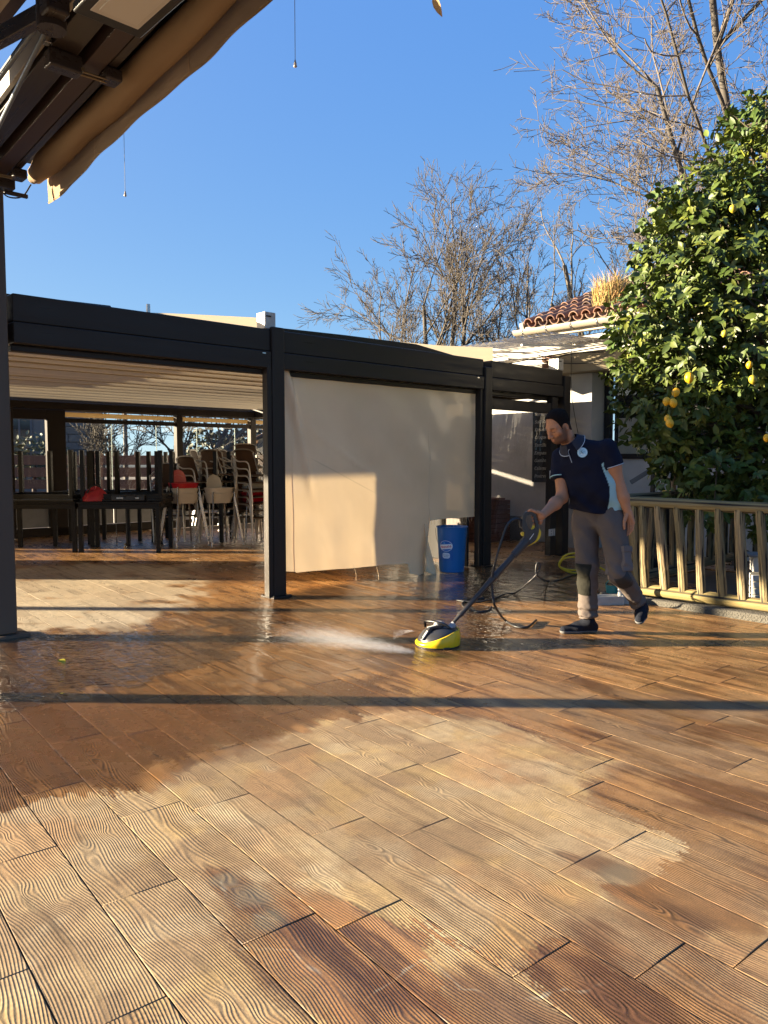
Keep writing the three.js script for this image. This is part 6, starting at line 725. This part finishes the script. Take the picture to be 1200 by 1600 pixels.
  const patch = (a, b, s0_, s1_, dir, half, nm, m, th = 0.004) => { const ax = b.clone().sub(a), L = ax.length(), n = ax.clone().normalize(), sd = n.clone().cross(dir).normalize(); const f = (x, y, z) => { const q = V(x - a.x, y - a.y, z - a.z), s = q.dot(n) / L, w = Math.abs(q.dot(sd)); let d = trF(x, y, z) - th; d = Math.max(d, (s0_ - s) * L, (s - s1_) * L, w - half, -q.dot(dir)); return d; }; const lo = a.clone().lerp(b, s0_), hi = a.clone().lerp(b, s1_); const [q0, q1] = bound([cap(lo, hi, 0.13)], 0.01); return part(trousers, nm, mesher(f, q0, q1, 0.0055), m); };
  patch(knR, anR, -0.14, 0.48, V(-0.80, 0, 0.6).normalize(), 0.066, 'knee_pad', padM); patch(knL, anL, -0.10, 0.52, V(-0.25, 0, 0.97).normalize(), 0.060, 'knee_pad', std(0.022, 0.020, 0.019, 0.7));
  patch(hipL, knL, 0.52, 0.98, V(0.70, 0.0, 0.72).normalize(), 0.062, 'cargo_pocket', std(0.125, 0.10, 0.088, 0.85, { bumpMap: grainBump, bumpScale: 0.0015 }), 0.013); patch(hipL, knL, 0.50, 0.62, V(0.70, 0.0, 0.72).normalize(), 0.066, 'pocket_flap', std(0.12, 0.096, 0.084, 0.85), 0.019);
  // shoes
  const shoeM = phy(0.012, 0.014, 0.021, 0.8, { specularIntensity: 0.25, bumpMap: knit, bumpScale: 0.001 }), soleM = std(0.12, 0.12, 0.12, 0.6);
  const shoe = (heel, toe, ankle, upv) => { const f = toe.clone().sub(heel).normalize(), sd = f.clone().cross(upv).normalize(), L = toe.distanceTo(heel); const list = [cap(heel.clone().addScaledVector(f, 0.035).addScaledVector(upv, 0.045), heel.clone().addScaledVector(f, L * 0.55).addScaledVector(upv, 0.040), 0.038, 0.042), cap(heel.clone().addScaledVector(f, L * 0.55).addScaledVector(upv, 0.040), toe.clone().addScaledVector(f, -0.040).addScaledVector(upv, 0.028), 0.043, 0.034), cap(heel.clone().addScaledVector(f, 0.05).addScaledVector(upv, 0.05), ankle, 0.044, 0.045), cap(ankle, heel.clone().addScaledVector(f, L * 0.5).addScaledVector(upv, 0.055), 0.040, 0.036)]; const F = capsField(list, 0.03), g = (x, y, z) => { const q = V(x, y, z).sub(heel).dot(upv); return Math.max(F(x, y, z), 0.012 - q); }; const [q0, q1] = bound(list, 0.02); const sh = part(man, 'shoe', mesher(g, q0, q1, 0.005), shoeM); const sf = (x, y, z) => { const q = V(x, y, z).sub(heel).dot(upv); return Math.max(F(x, y, z) - 0.004, q - 0.024, -q + 0.001); }; part(sh, 'sole', mesher(sf, q0, q1, 0.005), soleM); for (let k = 0; k < 4; k++) { const c = heel.clone().addScaledVector(f, L * (0.42 + 0.07 * k)).addScaledVector(upv, 0.094 - 0.007 * k); part(sh, 'lace', pipe([c.clone().addScaledVector(sd, -0.02), c.clone().addScaledVector(upv, 0.004), c.clone().addScaledVector(sd, 0.02)], 0.0022, 8, 5), std(0.05, 0.055, 0.065, 0.8)); } };
  const hR0 = gnd(933, 988), tR0 = gnd(874, 990); shoe(hR0, tR0, anR.clone().add(V(0.005, -0.015, 0)), UP.clone());
  const tL0 = J(998, 977, 0.14), hL0 = J(1006, 950, -0.06).add(V(0, -0.03, 0)); const fL = tL0.clone().sub(hL0).normalize(); shoe(hL0, tL0, anL.clone(), UP.clone().addScaledVector(fL, -fL.y).normalize());
}

// ---------------------------------------------------------------- surface cleaner, lance and hoses
{
  const c0 = gnd(684, 1008); c0.y = 0; const R = 0.168;
  const sc = thing('surface_cleaner', 'yellow and black round patio cleaner head spraying water on the boards', 'cleaner', c0, 0);
  const yel = std(0.70, 0.47, 0.008, 0.3), blk = std(0.026, 0.027, 0.030, 0.32), gry = std(0.28, 0.28, 0.29, 0.35);
  const rimH = (t) => { const x = Math.cos(t); return 0.040 + 0.075 * sstep(-0.95, 0.9, x) + 0.010 * sstep(0.2, 1, x); };
  part(sc, 'skirt', [surf(72, 8, (u, v) => { const t = u * Math.PI * 2, h = rimH(t); return V(R * Math.cos(t) * (1 - 0.035 * v * v) * (1 + 0.03 * Math.sin(v * 3)), mix(0.014, h, v), R * Math.sin(t) * (1 - 0.035 * v * v) * (1 + 0.03 * Math.sin(v * 3))); }), surf(72, 3, (u, v) => { const t = u * Math.PI * 2, h = rimH(t); return V(R * Math.cos(t) * mix(0.965, 0.90, v), h + 0.004 * Math.sin(v * 3.14), R * Math.sin(t) * mix(0.965, 0.90, v)); })], yel);
  part(sc, 'brush_ring', [surf(72, 2, (u, v) => { const t = u * Math.PI * 2; return V(R * Math.cos(t) * 0.985, mix(0.002, 0.016, v), R * Math.sin(t) * 0.985); })], M.rubber); part(sc, 'foot', bxr(0.05, 0.016, 0.02, 0.055, 0.012, 0.162, 0.005), M.rubber);
  part(sc, 'cover', surf(72, 14, (u, v) => { const t = u * Math.PI * 2, h = rimH(t), k = 1 - v; const rib = 1 + 0.02 * Math.sin(t * 6) * v; let r = R * 0.91 * Math.pow(k, 0.55) * rib; const top = 0.158 - 0.02 * Math.cos(t) * 0; let y = mix(h, top, Math.pow(v, 0.7)); return V(r * Math.cos(t) - 0.005 * v, y, r * Math.sin(t)); }), blk);
  // raised nose with pale stripes, knob, collar of the hose socket
  part(sc, 'nose', [bar(V(-0.125, 0.062, 0.085), V(-0.055, 0.150, 0.06), 0.035, 0.022), bar(V(-0.06, 0.150, 0.062), V(0.02, 0.158, 0.055), 0.03, 0.02)], blk); part(sc, 'chrome_strip', [bar(V(-0.128, 0.062, 0.098), V(-0.082, 0.128, 0.083), 0.020, 0.008)], std(0.7, 0.7, 0.66, 0.2, { metalness: 0.3 })); part(sc, 'stripe', [bar(V(-0.085, 0.151, 0.072), V(-0.03, 0.164, 0.066), 0.022, 0.006)], std(0.55, 0.55, 0.5, 0.4));
  part(sc, 'knob', [rod(V(0.0, 0.150, 0.02), V(0.0, 0.186, 0.02), 0.034, 0.030, 20), rod(V(0.03, 0.158, 0.02), V(0.03, 0.180, 0.02), 0.02, 0.018, 16)], gry); part(sc, 'socket', [rod(V(0.09, 0.130, 0.01), V(0.125, 0.165, 0.0), 0.03, 0.024, 16), bxr(0.05, 0.012, 0.04, 0.085, 0.150, 0.05, 0.004)], gry);
  part(sc, 'carry_handle', pipe([V(-0.09, 0.125, -0.09), V(-0.09, 0.168, -0.06), V(-0.05, 0.182, 0.0), V(0.0, 0.180, 0.045), V(0.05, 0.168, 0.06), V(0.09, 0.14, 0.07)], 0.010, 40, 8), M.black);
  // lance and trigger handle
  const ln = thing('lance', 'long black pressure lance with a yellow trimmed trigger handle held by the man', 'lance', V(0, 0, 0)); const GZ = -5.93, foot = atZ(707, 974, c0.z), top = atZ(823, 845, GZ), dl = top.clone().sub(foot);
  const on = (t) => foot.clone().addScaledVector(dl, t);
  part(ln, 'tube', [rod(on(0), on(0.10), 0.011, 0.017, 14), rod(on(0.10), on(0.13), 0.021, 0.021, 14), rod(on(0.13), on(0.36), 0.019, 0.019, 14), rod(on(0.36), on(0.56), 0.019, 0.026, 14), rod(on(0.56), on(0.60), 0.030, 0.027, 14), rod(on(0.60), on(0.82), 0.025, 0.022, 14), rod(on(0.82), on(1.0), 0.030, 0.036, 14)], std(0.030, 0.027, 0.027, 0.38));
  const px = (p) => { const q = atZ(p[0], p[1], GZ); return new THREE.Vector2(q.x, q.y); }, curve = (L) => new THREE.SplineCurve(L.map(px)).getPoints(L.length * 4);
  const ext = (outer, hole, z0, z1, bev = 0.006) => { const s = new THREE.Shape(curve([...outer, outer[0]])); if (hole) s.holes.push(new THREE.Path(curve([...hole, hole[0]]))); const g = new THREE.ExtrudeGeometry(s, { depth: z1 - z0 - 2 * bev, bevelEnabled: true, bevelSize: bev * 0.6, bevelThickness: bev, bevelSegments: 2, curveSegments: 4 }); g.translate(0, 0, GZ + z0 + bev); return g; };
  part(ln, 'trigger_handle', ext([[824, 799], [832, 799.5], [836, 805], [839, 816], [841, 826], [840, 833], [835.5, 844], [823, 852], [816, 853], [813, 847], [819, 838], [819.5, 831], [815.5, 825], [815.5, 815], [816.5, 807], [819.5, 801.5]], [[822.5, 805.5], [830, 804], [833, 808], [835, 815], [836.5, 823], [832, 826.5], [826, 826], [821, 814]], -0.022, 0.022), blk);
  part(ln, 'guard', ext([[842, 826], [844.6, 832.5], [841.5, 842], [834, 848], [822, 854], [821, 852.6], [832, 845.5], [838.5, 839.5], [840.5, 832.5], [841, 827]], null, -0.016, 0.016, 0.004), std(0.62, 0.43, 0.015, 0.35)); part(ln, 'trigger', ext([[832.5, 820], [834.8, 821], [834.5, 824.5], [831, 827], [829.5, 826], [831.5, 823.5]], null, -0.008, 0.012, 0.003), std(0.62, 0.43, 0.015, 0.35)); part(ln, 'lock_button', ext([[814, 832], [817.5, 831.5], [818, 834], [817.2, 837.3], [814.5, 836]], null, -0.012, 0.014, 0.003), std(0.62, 0.43, 0.015, 0.35));
  const strip = (a, b, w) => { const p = atZ(...a, GZ), q = atZ(...b, GZ); p.z = q.z = GZ + 0.024; return bar(p, q, w, 0.004); }; part(ln, 'label_strip', strip([826.5, 842.5], [833, 833.3], 0.011), std(0.6, 0.6, 0.6, 0.5)); part(ln, 'label_line', [strip([827.2, 842], [833.2, 833.6], 0.0018)].map((g) => g.translate(0, 0, 0.003)), M.black);
  // hoses: off the handle in an arc, down to the floor, and away past the man
  const pz = (x, y, z) => atZ(x, y, z), fl = (x, y, r) => gnd(x, y, r);
  const H = thing('pressure_hose', 'black pressure hose arching from the trigger handle down to the wet floor', 'hose', V(0, 0, 0)); part(H, 'hose', pipe([pz(817, 820, GZ), pz(813, 812, GZ + 0.01), pz(803, 811.5, GZ + 0.05), pz(793, 820, GZ + 0.08), pz(785, 840, GZ + 0.10), pz(776, 870, GZ + 0.12), pz(769, 900, GZ + 0.10), pz(769, 925, GZ + 0.10), pz(774, 948, GZ + 0.1), fl(788, 968, 0.035), fl(806, 979, 0.013), fl(824, 979.5, 0.012), fl(838, 969, 0.012), fl(850, 962, 0.012)].slice(0, 13), 0.0098, 160, 8), M.rubber); part(H, 'coupling', rod(pz(814.5, 823, GZ), pz(812, 812, GZ + 0.012), 0.016, 0.013, 12), M.rubber);
  const H2 = thing('supply_hose', 'thin black supply hose with a small upright loop running behind the man', 'hose', V(0, 0, 0)); part(H2, 'hose', pipe([fl(714, 938, 0.01), fl(730, 940, 0.01), fl(752, 940, 0.012), fl(772, 935, 0.012), fl(790, 928, 0.02), fl(806, 926, 0.03), pz(822, 913, -7.3), pz(836, 900.5, -7.2), pz(844, 886, -7.2), pz(843, 879.5, -7.2), pz(839, 880, -7.2), pz(837.5, 892, -7.2), pz(841, 901, -7.25), fl(856, 908, 0.012), fl(874, 906, 0.012), fl(895, 899, 0.012), fl(930, 893, 0.012)], 0.0095, 180, 8), M.rubber);
  const H3 = thing('floor_cable', 'dark cable end coiled on the floor beside the lance foot', 'cable', V(0, 0, 0)); part(H3, 'cable', pipe([fl(768, 948, 0.008), fl(762, 954, 0.008), fl(745, 956, 0.008), fl(728, 950, 0.008), fl(722, 943, 0.008), fl(735, 936, 0.008), fl(756, 935, 0.008)], 0.008, 60, 6), M.rubber);
  // blue bin
  const bp = gnd(708, 897); bp.z -= 0.2; const h = atZ(706, 822, bp.z).y, rb = 0.155, rt = 0.192;
  const bin = thing('blue_bin', 'blue plastic bin with a round ice cream badge under the torn curtain edge', 'bin', V(bp.x, 0, bp.z), 0); const bm = std(0.006, 0.125, 0.36, 0.35);
  part(bin, 'shell', new THREE.LatheGeometry([[0.0, 0.004], [rb - 0.01, 0.004], [rb, 0.012], [rt - 0.004, h - 0.02], [rt + 0.006, h - 0.012], [rt + 0.006, h], [rt - 0.006, h], [rb - 0.008, 0.02], [0, 0.02]].map((p) => new THREE.Vector2(...p)), 64), bm);
  part(bin, 'wire_handle', pipe(Array.from({ length: 15 }, (_, i) => { const a = Math.PI * i / 14; return V(-rt * Math.cos(a) * 1.06, h - 0.03 - 0.34 * Math.sin(a) * (1) , -0.02 - 0.10 * Math.sin(a)); }), 0.003, 60, 5), M.steel);
  { const cv = document.createElement('canvas'); cv.width = 512; cv.height = 900; const x = cv.getContext('2d'); x.clearRect(0, 0, 512, 900); x.fillStyle = '#0a5a9e'; x.fillRect(0, 0, 512, 900); x.fillStyle = '#1468b4'; x.beginPath(); x.arc(256, 260, 235, 0, 7); x.fill(); x.strokeStyle = '#dfe8ef'; x.lineWidth = 16; x.beginPath(); x.arc(256, 260, 232, 0, 7); x.stroke(); x.save(); x.translate(256, 290); x.rotate(-0.14); x.fillStyle = '#e9e6e2'; x.beginPath(); x.roundRect(-232, -105, 464, 210, 70); x.fill(); x.fillStyle = '#c0243a'; x.font = 'bold 142px sans-serif'; x.textAlign = 'center'; x.save(); x.scale(0.92, 1); x.fillText('Nestlé', 0, 52); x.restore(); x.restore(); x.fillStyle = '#58a8d8'; x.beginPath(); x.arc(200, 130, 34, 0, 7); x.fill(); x.fillStyle = '#c9d6e2'; x.beginPath(); x.roundRect(110, 560, 290, 250, 90); x.fill(); x.fillStyle = '#5b7188'; x.textAlign = 'center'; x.font = 'bold 62px serif'; x.fillText('Helados', 255, 680); x.fillText('Nestlé', 255, 752); const t = new THREE.CanvasTexture(cv); t.colorSpace = THREE.SRGBColorSpace; const aC = -0.52, half = 0.52, y0 = h * 0.28, y1 = h * 0.72; const g = surf(24, 8, (u, v) => { const y = mix(y1, y0, v), r = mix(rb, rt, (y - 0.012) / (h - 0.032)) + 0.0016, a = aC + mix(-half, half, u); return V(r * Math.sin(a), y, r * Math.cos(a)); }); const U = g.attributes.uv; for (let i = 0; i < U.count; i++) U.setY(i, 1 - U.getY(i)); part(bin, 'badge', g, new THREE.MeshStandardMaterial({ map: t, roughness: 0.35, side: THREE.DoubleSide })); }
  // water thrown from under the cleaner: fine drops
  seedState = 99; const N = 42000, im = new THREE.InstancedMesh(new THREE.IcosahedronGeometry(1, 0), phy(0.92, 0.92, 0.92, 0.5, { transmission: 0.35, thickness: 0 }), N), m4 = new THREE.Matrix4(); im.name = 'water_spray'; tag(im, 'fine white water mist blowing left from the yellow cleaner head', 'mist'); im.userData.kind = 'stuff'; const src = gnd(648, 1022, 0.02), src2 = c0.clone().add(V(-0.155, 0.10, -0.03)); const dir = gnd(560, 1008, 0.05).sub(src);
  for (let k = 0; k < N; k++) { const jet2 = k % 40 === 0; let p, r; if (jet2) { const t = Math.pow(rnd(), 0.9); p = src2.clone().add(V(-0.02 - 0.16 * t, 0.012 * t - 0.05 * t * t + rr(-0.03, 0.03) * t, -0.03 * t + rr(-0.05, 0.05) * t)); r = rr(0.0004, 0.0010); } else { const t = Math.pow(rnd(), 0.6), sp = 0.03 + 0.42 * t; p = src.clone().addScaledVector(dir, t * 2.1).add(V(rr(-1, 1) * sp * 0.5, 0.02 + 0.10 * t * rnd() - 0.015 * t, (rnd() + rnd() - 1) * sp * 0.8)); p.y = Math.max(0.004, p.y * (0.5 + 0.6 * rnd())); r = rr(0.0004, 0.0009) * mix(1.1, 0.75, t); } m4.makeScale(r, r, r); m4.setPosition(p.x, p.y, p.z); im.setMatrixAt(k, m4); } im.castShadow = false; scene.add(im);
  // leaves on the wet boards and a dry one caught on the awning
  const leafM = std(0.38, 0.33, 0.03, 0.5), lv = leafGeo(0.075, 0.05, 0.3, 0.3); const lf = solo('fallen_leaf', lv, leafM, 'yellow fallen leaf in the puddle by the grey post', 'leaf'); lf.position.copy(gnd(92, 1031, 0.012)); lf.rotation.set(-0.1, 0.9, 0.1); const lf2 = solo('fallen_leaf', leafGeo(0.07, 0.03, 0.3, 0.4), std(0.12, 0.07, 0.04, 0.7), 'brown curled leaf in the puddle right of the grey post', 'leaf'); lf2.position.copy(gnd(84, 1020, 0.015)); lf2.rotation.set(-0.4, 2.2, 0.3);
  const dl2 = solo('dry_leaf', leafGeo(0.08, 0.03, 0.4, 0.5), std(0.45, 0.32, 0.18, 0.7), 'curled dry leaf dangling at the top edge of the picture', 'leaf'); dl2.position.copy(PL(0.43, 3.30, 4.18)); dl2.rotation.set(1.9, 0.3, 0.4);
}

renderer.render(scene, camera);
